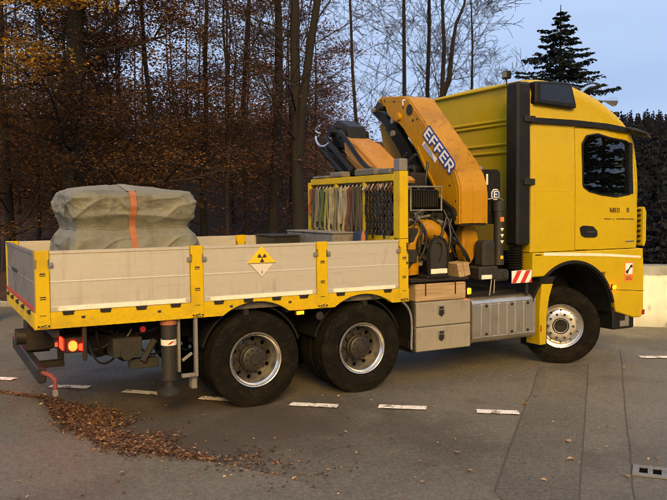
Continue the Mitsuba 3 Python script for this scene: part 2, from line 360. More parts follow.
# lighter asphalt on the viewer's side of the ragged, leaf-filled joint
joint = [(-6.5, 4.9), (-4.4, 2.9), (-3.2, 1.75), (-2.42, 0.90), (-2.02, 0.35), (-1.92, -0.5), (-1.86, -1.35), (-1.66, -2.08), (-1.23, -2.52), (-0.98, -2.85), (-0.62, -3.50), (-0.45, -4.4), (-0.4, -6), (-0.5, -9)]
obj('surface_patch', sheet(Polygon(joint+[(-12, -9), (-12, 4.9)]), 0.004), 'asphalt_light', 'road', smooth=False, label='lighter grey asphalt apron')
SD = np.array([0.7296, 0.6838]); SN = np.array([0.6838, -0.7296])
A0 = np.array([0.80, -4.33])
p1 = [A0-SD*0.25, A0+SD*0.12+SN*0.0, A0+SD*4.6, A0+SD*5.0+SN*0.62, A0+SD*0.1+SN*0.62, A0-SD*0.9+SN*0.62, A0-SD*0.9+SN*0.3]
obj('surface_patch', sheet(Polygon(p1), 0.004), 'asphalt_patch', 'road', smooth=False, label='dark repair strip in the asphalt')
def wiggle(a, b, w, amp, seed):
    r = np.random.default_rng(seed); k = 40; t = np.linspace(0, 1, k)[:, None]
    p = np.asarray(a)*(1-t)+np.asarray(b)*t; d = (np.asarray(b)-np.asarray(a)); d = d/np.linalg.norm(d); nn = np.array([-d[1], d[0]])
    o = np.cumsum(r.normal(0, amp, k)); o -= np.linspace(o[0], o[-1], k)
    return LineString(p+nn*o[:, None]).buffer(w, cap_style=2)
seams = unary_union([wiggle(A0-SD*0.25, A0+SD*4.6, 0.005, 0.004, 1), wiggle(A0+SN*0.62-SD*0.9, A0+SD*5+SN*0.62, 0.004, 0.003, 2),
                     wiggle((1.30, -5.25), (6.1, -0.82), 0.0035, 0.004, 4), wiggle((-0.2, -2.9), (1.0, -3.3), 0.003, 0.012, 5), wiggle((2.9, -6), (2.1, -4.75), 0.006, 0.01, 6)])
obj('tar_seam', cat(*[sheet(q, 0.0085) for q in getattr(seams, 'geoms', [seams])]), 'tar', 'road', smooth=False)
# dashed white marking on a curve
cl = [(-3.55, 3.55), (-2.84, 2.42), (-2.27, 1.66), (-1.64, 0.78), (-0.90, 0.0), (-0.18, -0.82), (0.57, -1.50), (1.37, -2.05), (2.13, -2.71), (2.9, -3.3)]
dash_at = [(0, 379, -2.62, 1.98, -2.19, 1.58), (1, 0, -1.85, 0.95, -1.43, 0.63), (2, 0, -1.11, 0.22, -0.70, -0.20), (3, 0, 0.36, -1.33, 0.78, -1.67), (4, 0, 1.16, -1.90, 1.57, -2.22), (5, 0, 1.96, -2.59, 2.31, -2.86), (6, 0, -0.42, -0.55, -0.02, -0.95), (7, 0, 5.82, -1.42, 6.25, -1.68)]
for _, _, x0, y0, x1, y1 in dash_at:
    d = np.array([x1-x0, y1-y0]); d /= np.linalg.norm(d); nn = np.array([-d[1], d[0]])*0.074
    a, b = np.array([x0, y0]), np.array([x1, y1])
    obj('dash', sheet([a-nn, b-nn, b+nn, a+nn], 0.0125), 'road_paint', 'road', smooth=False)
# kerb along the wooded left side, retaining wall on the right
ks = [(-60+i*1.0) for i in range(57)]
for s in ks:
    if -32 < s < -3.5:
        a = along(s+0.005, 0.05); b = along(s+0.995, 0.05)
        q = [a, b, b+RN*0.15, a+RN*0.15]
        obj('kerb_stone', bevel_ext(Polygon(q), 'xy', -0.03, 0.11+0.004*math.sin(s*7), 0.012, 1), 'concrete', 'road', smooth=False)
wall = thing('retaining_wall', 'low pale concrete wall lit by the headlights in front of the cab', 'wall')
for i in range(9):
    s0 = -5.5+i*3.0
    q = [along(s0+0.008, 0), along(s0+2.992, 0), along(s0+2.992, 0.3), along(s0+0.008, 0.3)]
    obj('panel', ext(Polygon(q), 'xy', -0.1, 0.93), 'concrete', wall, smooth=False)
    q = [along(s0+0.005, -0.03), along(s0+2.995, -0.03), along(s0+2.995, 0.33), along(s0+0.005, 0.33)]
    obj('unlit_band', bevel_ext(Polygon(q), 'xy', 0.93, 1.10, 0.012, 1), 'concrete_unlit', wall, smooth=False)  # darker strip paints the unlit wall above the headlight cut-off
# drain grate at lower right
gd = np.array([0.63, -0.777]); gn = np.array([0.777, 0.63]); g0 = np.array([2.02, -4.60])
gr = thing('drain_grate', 'grey slotted drain grate set in the asphalt', 'drain grate')
outer = Polygon([g0, g0+gd*0.66, g0+gd*0.66-gn*0.26, g0-gn*0.26])
holes = [Polygon([g0+gd*(0.05+i*0.105)-gn*0.05, g0+gd*(0.115+i*0.105)-gn*0.05, g0+gd*(0.115+i*0.105)-gn*0.20, g0+gd*(0.05+i*0.105)-gn*0.20]) for i in range(6)]
plate = outer
for h in holes: plate = plate.difference(h)
obj('frame', ext(plate, 'xy', 0.004, 0.016), 'galvanized', gr, smooth=False)
obj('hole_shade', sheet(outer.buffer(-0.02), 0.006), 'shade_black', gr, smooth=False)  # black sheet close under the holes paints the shade of a deep pit

# ------------------------------------------------------------------ leaves on the ground
def leaf_quads(P, size, col, tilt=0.35, seed=0, aspect=0.6, curl=0.25):
    """folded leaf blades at points P: four triangles each, colours per vertex."""
    r = np.random.default_rng(seed); k = len(P)
    a = r.uniform(0, 2*PI, k); s = size*r.uniform(0.65, 1.3, k)
    nx, ny = r.normal(0, tilt, k), r.normal(0, tilt, k); nz = np.ones(k)
    N = np.stack([nx, ny, nz], 1); N /= np.linalg.norm(N, axis=1, keepdims=True)
    U = np.stack([np.cos(a), np.sin(a), np.zeros(k)], 1); U -= N*(U*N).sum(1, keepdims=True); U /= np.linalg.norm(U, axis=1, keepdims=True)
    V = np.cross(N, U); s = s[:, None]
    v = np.stack([P-U*s*0.5, P+V*s*aspect*0.5+N*s*curl*0.5, P+U*s*0.5, P-V*s*aspect*0.5+N*s*curl*0.5], 1).reshape(-1, 3)
    b = np.arange(k)[:, None]*4
    f = np.stack([b+[0, 2, 1], b+[0, 3, 2]], 1).reshape(-1, 3)
    return trimesh.Trimesh(v, f, process=False), np.repeat(col, 4, 0)
def palette(k, cols, seed, jit=0.25):
    r = np.random.default_rng(seed); c = np.array(cols)[r.integers(0, len(cols), k)]
    return np.clip(c*(1+r.normal(0, jit, (k, 1))), 0.004, 0.95)
jl = LineString(joint); r = np.random.default_rng(3)
P = []
hs_ = jl.project(Point(-1.88, -0.85))
while len(P) < 8200:
    s = hs_+r.normal(0, 1.5) if r.uniform() < 0.86 else r.uniform(1.0, hs_+2.9); q = jl.interpolate(s)
    if s < 0.5 or s > hs_+3.3: continue
    t = np.array(jl.interpolate(s+0.05).coords[0])-np.array(q.coords[0]); t /= np.linalg.norm(t)
    nn = np.array([-t[1], t[0]]); u = s-hs_
    dens = meshkit.fbm(np.array([s*1.7, 0.3, 0.7]), 3)
    core = math.exp(-(u/0.75)**2)+0.45*math.exp(-((u-1.5)/0.7)**2)
    if r.uniform() > 0.12+1.5*core*(dens**1.5): continue
    w_ = 0.035+0.20*core+0.10*max(0, u)*(dens > 0.5)
    o = abs(r.normal(0, w_))*(1 if r.uniform() < 0.86 else -0.35)
    x, y = np.array(q.coords[0])+nn*o
    P.append((x, y, 0.010+r.uniform(0, 0.035)*core*math.exp(-abs(o)*5)))
P = np.array(P)
m, c = leaf_quads(P, 0.040, palette(len(P), [(0.095, 0.042, 0.016), (0.060, 0.026, 0.012), (0.15, 0.075, 0.032), (0.038, 0.019, 0.011), (0.042, 0.021, 0.012), (0.19, 0.11, 0.05)], 4), 0.4, 5)
obj('leaf_litter', m, 'leaf_ground', smooth=False, color=c); tag('leaf_litter', 'drift of brown fallen leaves along the asphalt joint', kind='stuff')
P = []
while len(P) < 430:
    x, y = r.uniform(-3.5, 5.5), r.uniform(-6.2, 2.0)
    d = jl.distance(Point(x, y))*(1 if x > -2 and y > -3.2 else 2.5)
    if r.uniform() < 0.05+0.9*math.exp(-d/0.45): P.append((x, y, 0.014))
P = np.array(P)
m, c = leaf_quads(P, 0.045, palette(len(P), [(0.26, 0.13, 0.05), (0.14, 0.06, 0.03), (0.36, 0.24, 0.12), (0.09, 0.05, 0.03)], 9), 0.25, 6)
obj('scattered_leaves', m, 'leaf_ground', smooth=False, color=c); tag('scattered_leaves', 'loose fallen leaves scattered over the asphalt', kind='stuff')
for i, (x, y) in enumerate([(2.02, -3.86), (1.10, -4.52), (0.93, -3.62), (1.66, -4.25), (2.60, -2.62), (0.72, -4.05), (1.75, -4.78)]):
    m, c = leaf_quads(np.array([(x, y, 0.016)]), 0.085, palette(1, [(0.36, 0.22, 0.10)], 20+i, 0.2), 0.2, 30+i, 0.7, 0.35)
    k = obj('fallen_leaf', m, 'leaf_ground', smooth=False, color=c)
    tag(k, ('curled pale leaf farthest from the dashes, on the dark repair strip', 'pale leaf nearest the bottom edge of the picture, left of the repair strip', 'pale leaf midway between the dashes and the bottom edge', 'pale leaf beside the left seam of the repair strip', 'pale leaf on the asphalt below the front wheel', 'pale leaf just left of the repair strip', 'pale leaf just below the drain grate')[i], 'leaf', 'single pale leaves on the asphalt')

# ------------------------------------------------------------------ trees
def grow(base, h, r0, seed, lean=(0, 0), first=0.25, nlimb=26, spread=0.42, up=0.5, levels=2, kids=5, trunk_pts=9, wob=0.03, fork=None, minr=0.008, droop=0.0):
    """(trunk mesh, branch mesh, twig points): tapered trunk, limbs and finer limbs."""
    r = np.random.default_rng(seed); base = np.asarray(base, float)
    t = np.linspace(0, 1, trunk_pts); off = np.cumsum(r.normal(0, wob*h/trunk_pts*1.6, (trunk_pts, 2)), 0); off -= off[0]
    tp = np.c_[base[0]+off[:, 0]+lean[0]*h*t**1.3, base[1]+off[:, 1]+lean[1]*h*t**1.3, base[2]-0.2+h*t]
    tr = r0*(1-0.88*t)**0.8*(1+0.45*np.exp(-t*26)); tr = np.maximum(tr, minr)
    trunks = [tube(tp, tr, 12, False)]; paths = []; ends = []
    def at(p, q):
        i = q*(len(p)-1); a = int(min(i, len(p)-2)); return p[a]+(p[a+1]-p[a])*(i-a)
    stems = [(tp, tr)]
    if fork:
        q, (dx, dy), hh, rr = fork
        b = at(tp, q); k = 8; tt = np.linspace(0, 1, k)
        o = np.cumsum(r.normal(0, 0.02*hh, (k, 2)), 0); o -= o[0]
        fp = np.c_[b[0]+dx*tt**0.7+o[:, 0], b[1]+dy*tt**0.7+o[:, 1], b[2]+hh*tt]; fr = np.maximum(rr*(1-0.85*tt), minr)
        trunks.append(tube(fp, fr, 10, False)); stems.append((fp, fr))
    def branch(p0, d, L, rr, lev):
        k = 5 if lev == 0 else 4
        pts = [p0]; dd = d/np.linalg.norm(d)
        for q in range(k-1):
            dd = dd+r.normal(0, 0.16, 3)+np.array([0, 0, (0.10 if lev == 0 else 0.03)-droop]); dd /= np.linalg.norm(dd)
            pts.append(pts[-1]+dd*L/(k-1))
        pts = np.array(pts); paths.append((pts, np.maximum(rr*np.linspace(1, 0.3, k), minr*0.7), 5 if lev == 0 else 3))
        if lev >= levels:
            ends.append(pts[1:]); return
        for q in range(kids):
            u = r.uniform(0.25, 1.0); b = at(pts, u); e = pts[-1]-pts[0]; e /= np.linalg.norm(e)
            s = r.normal(0, 1, 3); s[2] *= 0.45; s -= e*(s@e); s /= np.linalg.norm(s)
            branch(b, e*0.75+s*0.85, L*r.uniform(0.32, 0.58)*(1.15-0.5*u), rr*0.5, lev+1)
        ends.append(pts[-2:])
    for sp, sr in stems:
        nl = nlimb if sp is tp else nlimb//2
        for i in range(nl):
            q = first+(1-first)*((i+r.uniform(0, 1))/nl); b = at(sp, q); a = r.uniform(0, 2*PI)
            L = h*spread*(1.0-0.72*q)*r.uniform(0.65, 1.2)
            u = up*(0.6+0.9*q)
            branch(b, np.array([math.cos(a), math.sin(a), u]), L, max(np.interp(q, np.linspace(0, 1, len(sr)), sr)*0.21, minr), 0)
    bm = cat(*[tube(p, q, n, False) for p, q, n in paths])
    return cat(*trunks), bm, np.vstack(ends)
def leaves(ends, k, spread, size, cols, seed, flat=0.5, keep=None, tilt=0.75):
    r = np.random.default_rng(seed); q = ends[r.integers(0, len(ends), k)]
    o = r.normal(0, spread, (k, 3)); o[:, 2] *= flat
    P = q+o
    if keep is not None: P = P[keep(P)]
    return leaf_quads(P, size, palette(len(P), cols, seed+1, 0.24), tilt, seed+2, 0.62, 0.2)
BROWN = [(0.174, 0.084, 0.032), (0.196, 0.102, 0.038), (0.138, 0.067, 0.028), (0.217, 0.122, 0.043), (0.109, 0.055, 0.025)]
RUST = [(0.153, 0.074, 0.039), (0.117, 0.055, 0.032), (0.183, 0.090, 0.045)]
GOLD = [(0.66, 0.36, 0.035), (0.56, 0.27, 0.03), (0.72, 0.43, 0.06), (0.42, 0.18, 0.03)]
def at_px(x, d):
    """ground point by bearing and distance from the viewer's spot (numbers noted on site)."""
    az = yaw-math.atan((x-333.5)/781.4); px, py = CAM[0]+d*math.cos(az), CAM[1]+d*math.sin(az)
    return np.array([px, py, float(height(np.array(px), np.array(py)))])
def tree(name, label, p, h, r0, seed, bark, cols=None, nleaf=0, size=0.085, lsp=0.26, flat=0.28, group=None, crown_label=None, keep=None, tilt=0.45, **k):
    t = thing(name, label, 'tree', group)
    tm, bm, ends = grow(p, h, r0, seed, **k)
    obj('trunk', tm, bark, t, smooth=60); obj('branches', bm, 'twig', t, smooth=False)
    if nleaf:
        m, c = leaves(ends, nleaf, lsp, size, cols, seed*7+1, flat, keep, tilt)
        kk = obj('crown', m, 'leaf', t, smooth=False, color=c)
    return t
# (bearing, distance) pairs were turned into plain positions below
TREES = [
 ('beech_tree', 'big brown-leaved beech with a thick trunk behind the rear of the load bed', (75, 21.5), dict(h=15, r0=0.33, bark='bark_moss', cols=BROWN, nleaf=52000, first=0.12, nlimb=46, spread=0.27, up=0.25, kids=5, lsp=0.30)),
 ('beech_tree', 'rust-brown young beech at the far left edge of the wood', (8, 24), dict(h=11, r0=0.14, bark='bark_dark', cols=BROWN, nleaf=40000, first=0.06, nlimb=34, spread=0.40, up=0.2, lsp=0.30)),
 ('beech_tree', 'slim russet beech between the thick beech and the tarpaulin bundle', (150, 23), dict(h=12, r0=0.10, bark='bark_dark', cols=RUST, nleaf=26000, first=0.08, nlimb=32, spread=0.36, up=0.25, lsp=0.28)),
 ('beech_tree', 'dark russet beech rising over the right end of the tarpaulin bundle', (205, 25), dict(h=13, r0=0.11, bark='bark_dark', cols=RUST, nleaf=13000, first=0.08, nlimb=32, spread=0.28, up=0.25, lsp=0.28)),
 ('beech_tree', 'thin straight beech with sparse russet leaves above the radiation sign', (243, 24), dict(h=14, r0=0.10, bark='bark_dark', cols=RUST, nleaf=7000, first=0.10, nlimb=30, spread=0.30, up=0.3, lsp=0.28)),
 ('beech_tree', 'slender dark beech just left of the twin trunk', (272, 23), dict(h=15, r0=0.17, bark='bark_dark', cols=RUST, nleaf=6000, first=0.12, nlimb=28, spread=0.28, up=0.35, lsp=0.25)),
 ('twin_trunk_tree', 'tall twin-trunked beech towering left of the crane', (299, 20.5), dict(h=17, r0=0.17, bark='bark_trunk', cols=RUST, nleaf=2500, first=0.22, nlimb=34, spread=0.26, up=0.5, lsp=0.25, kids=6, wob=0.012, lean=(0.012, -0.012), fork=(0.17, (0.75, -0.45), 12, 0.135))),
 ('bare_tree', 'thin bare tree just left of the crane boom top', (352, 34), dict(h=17, r0=0.09, bark='bark_dark', first=0.2, nlimb=30, spread=0.30, up=0.6, minr=0.012, kids=5)),
 ('bare_tree', 'straight bare trunk behind the crane elbow', (404, 33), dict(h=20, r0=0.11, bark='bark_dark', first=0.2, nlimb=34, spread=0.26, up=0.6, minr=0.012, wob=0.01, kids=5)),
 ('bare_tree', 'bare straight tree behind the middle of the boom', (428, 34), dict(h=19, r0=0.12, bark='bark_dark', first=0.2, nlimb=34, spread=0.26, up=0.6, minr=0.012, wob=0.01, kids=5)),
 ('bare_tree', 'forked bare tree spreading over the rear of the yellow cab', (444, 31), dict(h=13, r0=0.14, bark='bark_dark', first=0.40, nlimb=22, spread=0.55, up=0.75, minr=0.012, kids=6, fork=(0.48, (1.4, -0.7), 5, 0.12))),
 ('bare_tree', 'thin bare tree leaning out over the cab roof', (478, 36), dict(h=12, r0=0.10, bark='bark_dark', first=0.35, nlimb=20, spread=0.5, up=0.7, minr=0.012, kids=6)),
 ('sapling', 'spindly dark sapling at the left of the twin trunk', (226, 21.5), dict(h=11, r0=0.06, bark='bark_dark', cols=RUST, nleaf=6500, first=0.08, nlimb=26, spread=0.3, up=0.2, lsp=0.25)),
 ('sapling', 'low russet sapling beside the chain rack', (318, 26), dict(h=8, r0=0.06, bark='bark_dark', cols=RUST, nleaf=7000, first=0.04, nlimb=26, spread=0.40, up=0.2, lsp=0.25)),
 ('sapling', 'low dark sapling behind the tarpaulin bundle', (115, 27), dict(h=8, r0=0.07, bark='bark_dark', cols=RUST, nleaf=14000, first=0.02, nlimb=30, spread=0.5, up=0.15, lsp=0.3)),
 ('sapling', 'low bushy sapling behind the tailgate', (38, 28), dict(h=8, r0=0.07, bark='bark_dark', cols=RUST, nleaf=15000, first=0.02, nlimb=30, spread=0.5, up=0.15, lsp=0.3)),
 ('sapling', 'dark bushy sapling behind the gap beside the bundle', (235, 29), dict(h=8, r0=0.07, bark='bark_dark', cols=RUST, nleaf=14000, first=0.02, nlimb=30, spread=0.5, up=0.15, lsp=0.3)),
 ('sapling', 'dark bushy sapling in the shade behind the twin trunk', (290, 30), dict(h=8, r0=0.07, bark='bark_dark', cols=RUST, nleaf=13000, first=0.02, nlimb=30, spread=0.45, up=0.15, lsp=0.3)),
]
for i, (nm, lab, (b, d), k) in enumerate(TREES):
    tree(nm, lab, at_px(b, d), seed=101+i, **k)
gp = at_px(12, 16.2)
t = tree('golden_maple', 'tree with bright golden leaves at the top left edge', at_px(-16, 16.5), 11, 0.13, 77, 'bark_dark', GOLD, 32000, 0.095, 0.34, first=0.47, nlimb=26, spread=0.40, up=0.25)
# deeper wood: a mass of dim stems and leaves
ds, mats = [], []
P = []
for i in range(40):
    b = r.uniform(-40, 322) if i % 3 else r.uniform(-40, 160); d = r.uniform(33, 52); p = at_px(b, d)
    ds.append(tube([p, p+[r.normal(0, .3), r.normal(0, .3), 6], p+[r.normal(0, .6), r.normal(0, .6), 13]], [r.uniform(0.04, 0.08), 0.035, 0.012], 6, False))
    kk = int(2600 if b < 150 else 2000); q = p+np.c_[r.normal(0, 1.9, kk), r.normal(0, 1.9, kk), np.abs(r.normal(0, 2.3 if b < 150 else 1.1, kk))]; P.append(q)
ft = thing('forest_backdrop', 'dim depth of the wood behind the nearer trees', 'forest'); labels[ft]['kind'] = 'stuff'
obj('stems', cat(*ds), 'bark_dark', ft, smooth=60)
P = np.vstack(P); m, c = leaf_quads(P, 0.15, palette(len(P), [(0.119, 0.056, 0.028), (0.084, 0.041, 0.024), (0.154, 0.073, 0.034)], 5, 0.3), 0.7, 6)
obj('foliage', m, 'leaf', ft, smooth=False, color=c)
# spruce behind the cab
def conifer(h, w, seed, dens=1.0, size=0.16, layers=26, cap=99):
    r = np.random.default_rng(seed); pts, br = [], []
    for i in range(layers):
        q = (i+0.5)/layers; z = h*(0.06+0.93*q); L = w*(1-q)**0.85*r.uniform(0.75, 1.15)+0.12; L = min(L, cap*r.uniform(0.8, 1.05))
        nb = int(5+4*(1-q))
        a0 = r.uniform(0, 6); z0_ = z
        for j in range(nb):
            z = z0_+h/layers*r.uniform(-1.3, 1.3)*min(1, (1-q)*4); a = a0+j*2*PI/nb+r.normal(0, 0.2); l = L*r.uniform(0.65, 1.15); d = np.array([math.cos(a), math.sin(a), 0])
            k = 5; tt = np.linspace(0, 1, k); p = np.array([0, 0, z])+d*l*tt[:, None]+np.array([0, 0, 1])*((-0.32*tt+0.26*tt**2.2)*l)[:, None]
            br.append(tube(p, np.linspace(0.02, 0.006, k), 3, False))
            kk = int(26*l*dens)+6; s = r.uniform(0.15, 1, kk); q0 = np.stack([np.interp(s, tt, p[:, c]) for c in range(3)], 1)
            side = np.cross(d, [0, 0, 1]); o = r.uniform(-1, 1, kk)*0.30*l*(1-s*0.6); q0 = q0+side*o[:, None]; q0[:, 2] -= np.abs(o)*0.22+r.uniform(0, 0.07, kk)
            pts.append(q0)
    return np.vstack(pts), cat(*br)
sp = thing('spruce_tree', 'dark green spruce standing behind the cab roof', 'tree')
base = at_px(559, 45); H = 205/781.4*45+2.35-base[2]
P, b = conifer(H-1.3, 6.6, 5, 1.7, layers=34, cap=2.9)
obj('trunk', tube([base, base+[0, 0, H*0.5], base+[0, 0, H-1.15]], [0.2, 0.11, 0.02], 8, False), 'bark_dark', sp, smooth=60)
obj('branches', mv(b, base), 'twig', sp, smooth=False)
m, c = leaf_quads(P+base, 0.27, palette(len(P), [(0.026, 0.036, 0.030), (0.038, 0.048, 0.040), (0.018, 0.025, 0.022)], 8), 0.5, 9, 0.45, 0.3)
obj('crown', m, 'leaf', sp, smooth=False, color=c)
# wooded hill on the right: instanced conifers, read as one mass
protos = []
for i in range(3):
    P, b = conifer(11, 2.6+0.4*i, 40+i, 0.22, layers=15)
    m, c = leaf_quads(P, 0.60, palette(len(P), [(0.030, 0.034, 0.043), (0.034, 0.038, 0.046), (0.030, 0.032, 0.040), (0.040, 0.040, 0.045)], 50+i, 0.12), 0.6, 60+i, 0.6, 0.3)  # distance haze is put into these bluish needle colours
    scene[f'hill_tree_shape_{i}'] = {'type': 'shapegroup', 'needles': mikit.ply(m, 'leaf', color=c), 'stem': mikit.ply(tube([[0, 0, 0], [0, 0, 11]], [0.16, 0.03], 5, False), 'bark_dark')}
cnt = 0
for i in range(6500):
    s = r.uniform(-60, 190); near = i % 3 == 0; d = r.uniform(4, 95) if near else math.sqrt(r.uniform(70**2, 275**2))
    if near: s = r.uniform(-8, 60)
    x, y = along(s, d)
    v = np.array([x, y])-CAM[:2]; az = math.degrees(yaw-math.atan2(v[1], v[0]))
    if az > 33 or az < 7: continue
    if az < 14 and r.uniform() < 0.6: continue
    z = float(height(np.array(x), np.array(y))); k = r.uniform(0.55, 0.95)
    dd = float(np.hypot(*v)); k = min(k, max(0.12 if dd < 60 else 0.3, (2.2+0.113*dd*(r.uniform(0.78, 1.0)**1.0 if dd > 110 else r.uniform(0.5, 0.9))-z)/11))
    scene[f'hill_forest__{cnt+1:03d}'] = {'type': 'instance', 'shapegroup': {'type': 'ref', 'id': f'hill_tree_shape_{i%3}'},
        'to_world': T().translate([float(x), float(y), z-0.3]).rotate([0, 0, 1], float(r.uniform(0, 360))).scale([k*0.62*float(r.uniform(0.8, 1.3)), k*0.62, k])}
    cnt += 1
for i in range(120):  # unseen trees added so that cab paint and window reflect darker
    a = r.uniform(-115, 5); d = r.uniform(38, 95); k = r.uniform(0.9, 1.4)*(1+max(0, d-60)/70)
    x, y = 4+d*math.cos(math.radians(a)), -9+d*math.sin(math.radians(a))
    if -10 < edge_dist(x, y) < 3 and d < 60: continue
    scene[f'added_reflection_trees__{i+1:03d}'] = {'type': 'instance', 'shapegroup': {'type': 'ref', 'id': f'hill_tree_shape_{i%3}'}, 'to_world': T().translate([float(x), float(y), -0.2]).rotate([0, 0, 1], float(r.uniform(0, 360))).scale([k*1.2, k*1.2, k])}
labels['added_reflection_trees'] = {'label': 'unseen trees added behind the viewer to darken cab reflections', 'category': 'forest', 'kind': 'stuff'}
labels['hill_forest'] = {'label': 'dark wooded hillside on the right behind the wall', 'category': 'forest', 'kind': 'stuff'}

# ================================================================== TRUCK
TR = thing('flatbed_truck', 'yellow three-axle flatbed truck with a loading crane behind the cab', 'truck')
def P_(name, mesh, mat, smooth=35, label=None, **k): return obj(name, mesh, mat, TR, smooth, label, **k)
S = -1.275
# ---- chassis
ch = P_('chassis', cat(*[bx(-2.1, 5.9, s*0.42-0.045, s*0.42+0.045, 0.72, 1.0) for s in (-1, 1)], *[bx(x-0.05, x+0.05, -0.42, 0.42, 0.76, 0.94) for x in (-2.0, -1.0, 0.6, 1.9, 2.8, 3.6, 5.6)]), 'chassis_black')
for x in (0, 1.35):
    obj('axle', cat(cyl((x, -0.9, 0.53), (x, 0.9, 0.53), 0.09, 16), trimesh.creation.icosphere(2, 0.24).apply_translation((x, 0, 0.55))), 'chassis_black', ch)
obj('axle', cyl((4.65, -0.8, 0.50), (4.65, 0.8, 0.50), 0.08, 14), 'chassis_black', ch)
obj('subframe', cat(*[bx(-2.15, 1.95, s*0.40-0.05, s*0.40+0.05, 1.0, 1.08) for s in (-1, 1)]), 'chassis_black', ch)
objs('cross_bearer', [bx(x-0.03, x+0.03, -1.22, 1.22, 1.02, 1.085) for x in np.arange(-2.1, 1.9, 0.5)], 'chassis_black', ch)
obj('leaf_spring', cat(*[bx(-0.15+(-0.5 if False else 0), 1.5, s*0.55-0.04, s*0.55+0.04, 0.62, 0.72) for s in (-1, 1)]), 'chassis_black', ch)
# underbody clutter at the rear: air tanks, valves, tow gear
objs('air_tank', (cyl((-1.55, -0.55, 0.72), (-1.55, 0.55, 0.72), 0.13, 18), cyl((-1.25, -0.5, 0.62), (-1.25, 0.4, 0.62), 0.11, 18)), 'chassis_black', ch)
obj('brake_gear', cat(bx(-1.5, -1.2, -1.05, -0.75, 0.66, 0.86), cyl((-1.36, -1.08, 0.70), (-1.36, -0.9, 0.70), 0.07, 14), bx(-1.32, -1.02, -1.02, -0.9, 0.52, 0.62), cyl((-1.2, -1.05, 0.60), (-1.05, -0.98, 0.80), 0.035, 8)), 'steel_grey', ch)
hs = []
for i in range(9):
    a = np.array([r.uniform(-1.9, -1.1), r.uniform(-1.05, -0.5), r.uniform(0.72, 1.0)]); b = np.array([r.uniform(-1.7, -0.8), r.uniform(-1.0, -0.4), r.uniform(0.6, 1.0)])
    hs.append(tube(spline([a, (a+b)/2+[0, -0.05, -r.uniform(0.05, 0.22)], b], 12), 0.012, 6))
obj('air_line', cat(*hs), 'black_hose', ch)
obj('tow_hitch', cat(bx(-2.22, -1.95, -0.15, 0.15, 0.66, 0.96), cyl((-2.32, 0, 0.80), (-2.2, 0, 0.80), 0.09, 16)), 'steel_dark', ch)
# ---- load bed
bed = P_('load_bed', bx(-2.15, 1.95, -1.17, 1.17, 1.085, 1.16), 'wood_grey', label='grey plank load bed floor')
for i in range(12):
    y0 = -1.22+i*0.204; obj('plank', bx(-2.22, 1.80, y0+0.003, y0+0.201, 1.16, 1.185, 0.003), 'wood_grey', bed, smooth=False)
def sill(side):
    p = Polygon([(-2.275, 1.045), (1.975, 1.045), (1.975, 1.205), (-2.275, 1.205)])
    for x in (0, 1.35): p = p.difference(Point(x, 0.53).buffer(0.645, quad_segs=24))
    a, b = (S, S+0.09) if side < 0 else (-S-0.09, -S)
    return ext(p, 'xz', a, b)
P_('side_rail', sill(-1), 'bed_yellow', 20); P_('side_rail', sill(1), 'bed_yellow', 20)
P_('rear_rail', bx(-2.277, -2.16, -1.27, 1.27, 1.045, 1.20), 'bed_yellow')
def board_profile(L0, L1, y, z0, z1, out):
    """pressed aluminium dropside: two shallow fields with a middle rib."""
    e = 0.0
    pr_ = [(y, z0), (y+out*0.012, z0+0.012), (y+out*0.012, z0+0.055), (y+out*0.009, z0+0.062), (y+out*0.009, (z0+z1)/2-0.012), (y+out*0.012, (z0+z1)/2-0.004), (y+out*0.006, (z0+z1)/2+0.008),
           (y+out*0.006, z1-0.035), (y+out*0.014, z1-0.028), (y+out*0.014, z1), (y-out*0.022, z1), (y-out*0.022, z0)]
    return ext(Polygon(pr_), 'yz', L0, L1)
posts_x = [(-2.26, -2.13), (-0.735, -0.600), (0.735, 0.870), (1.840, 1.965)]
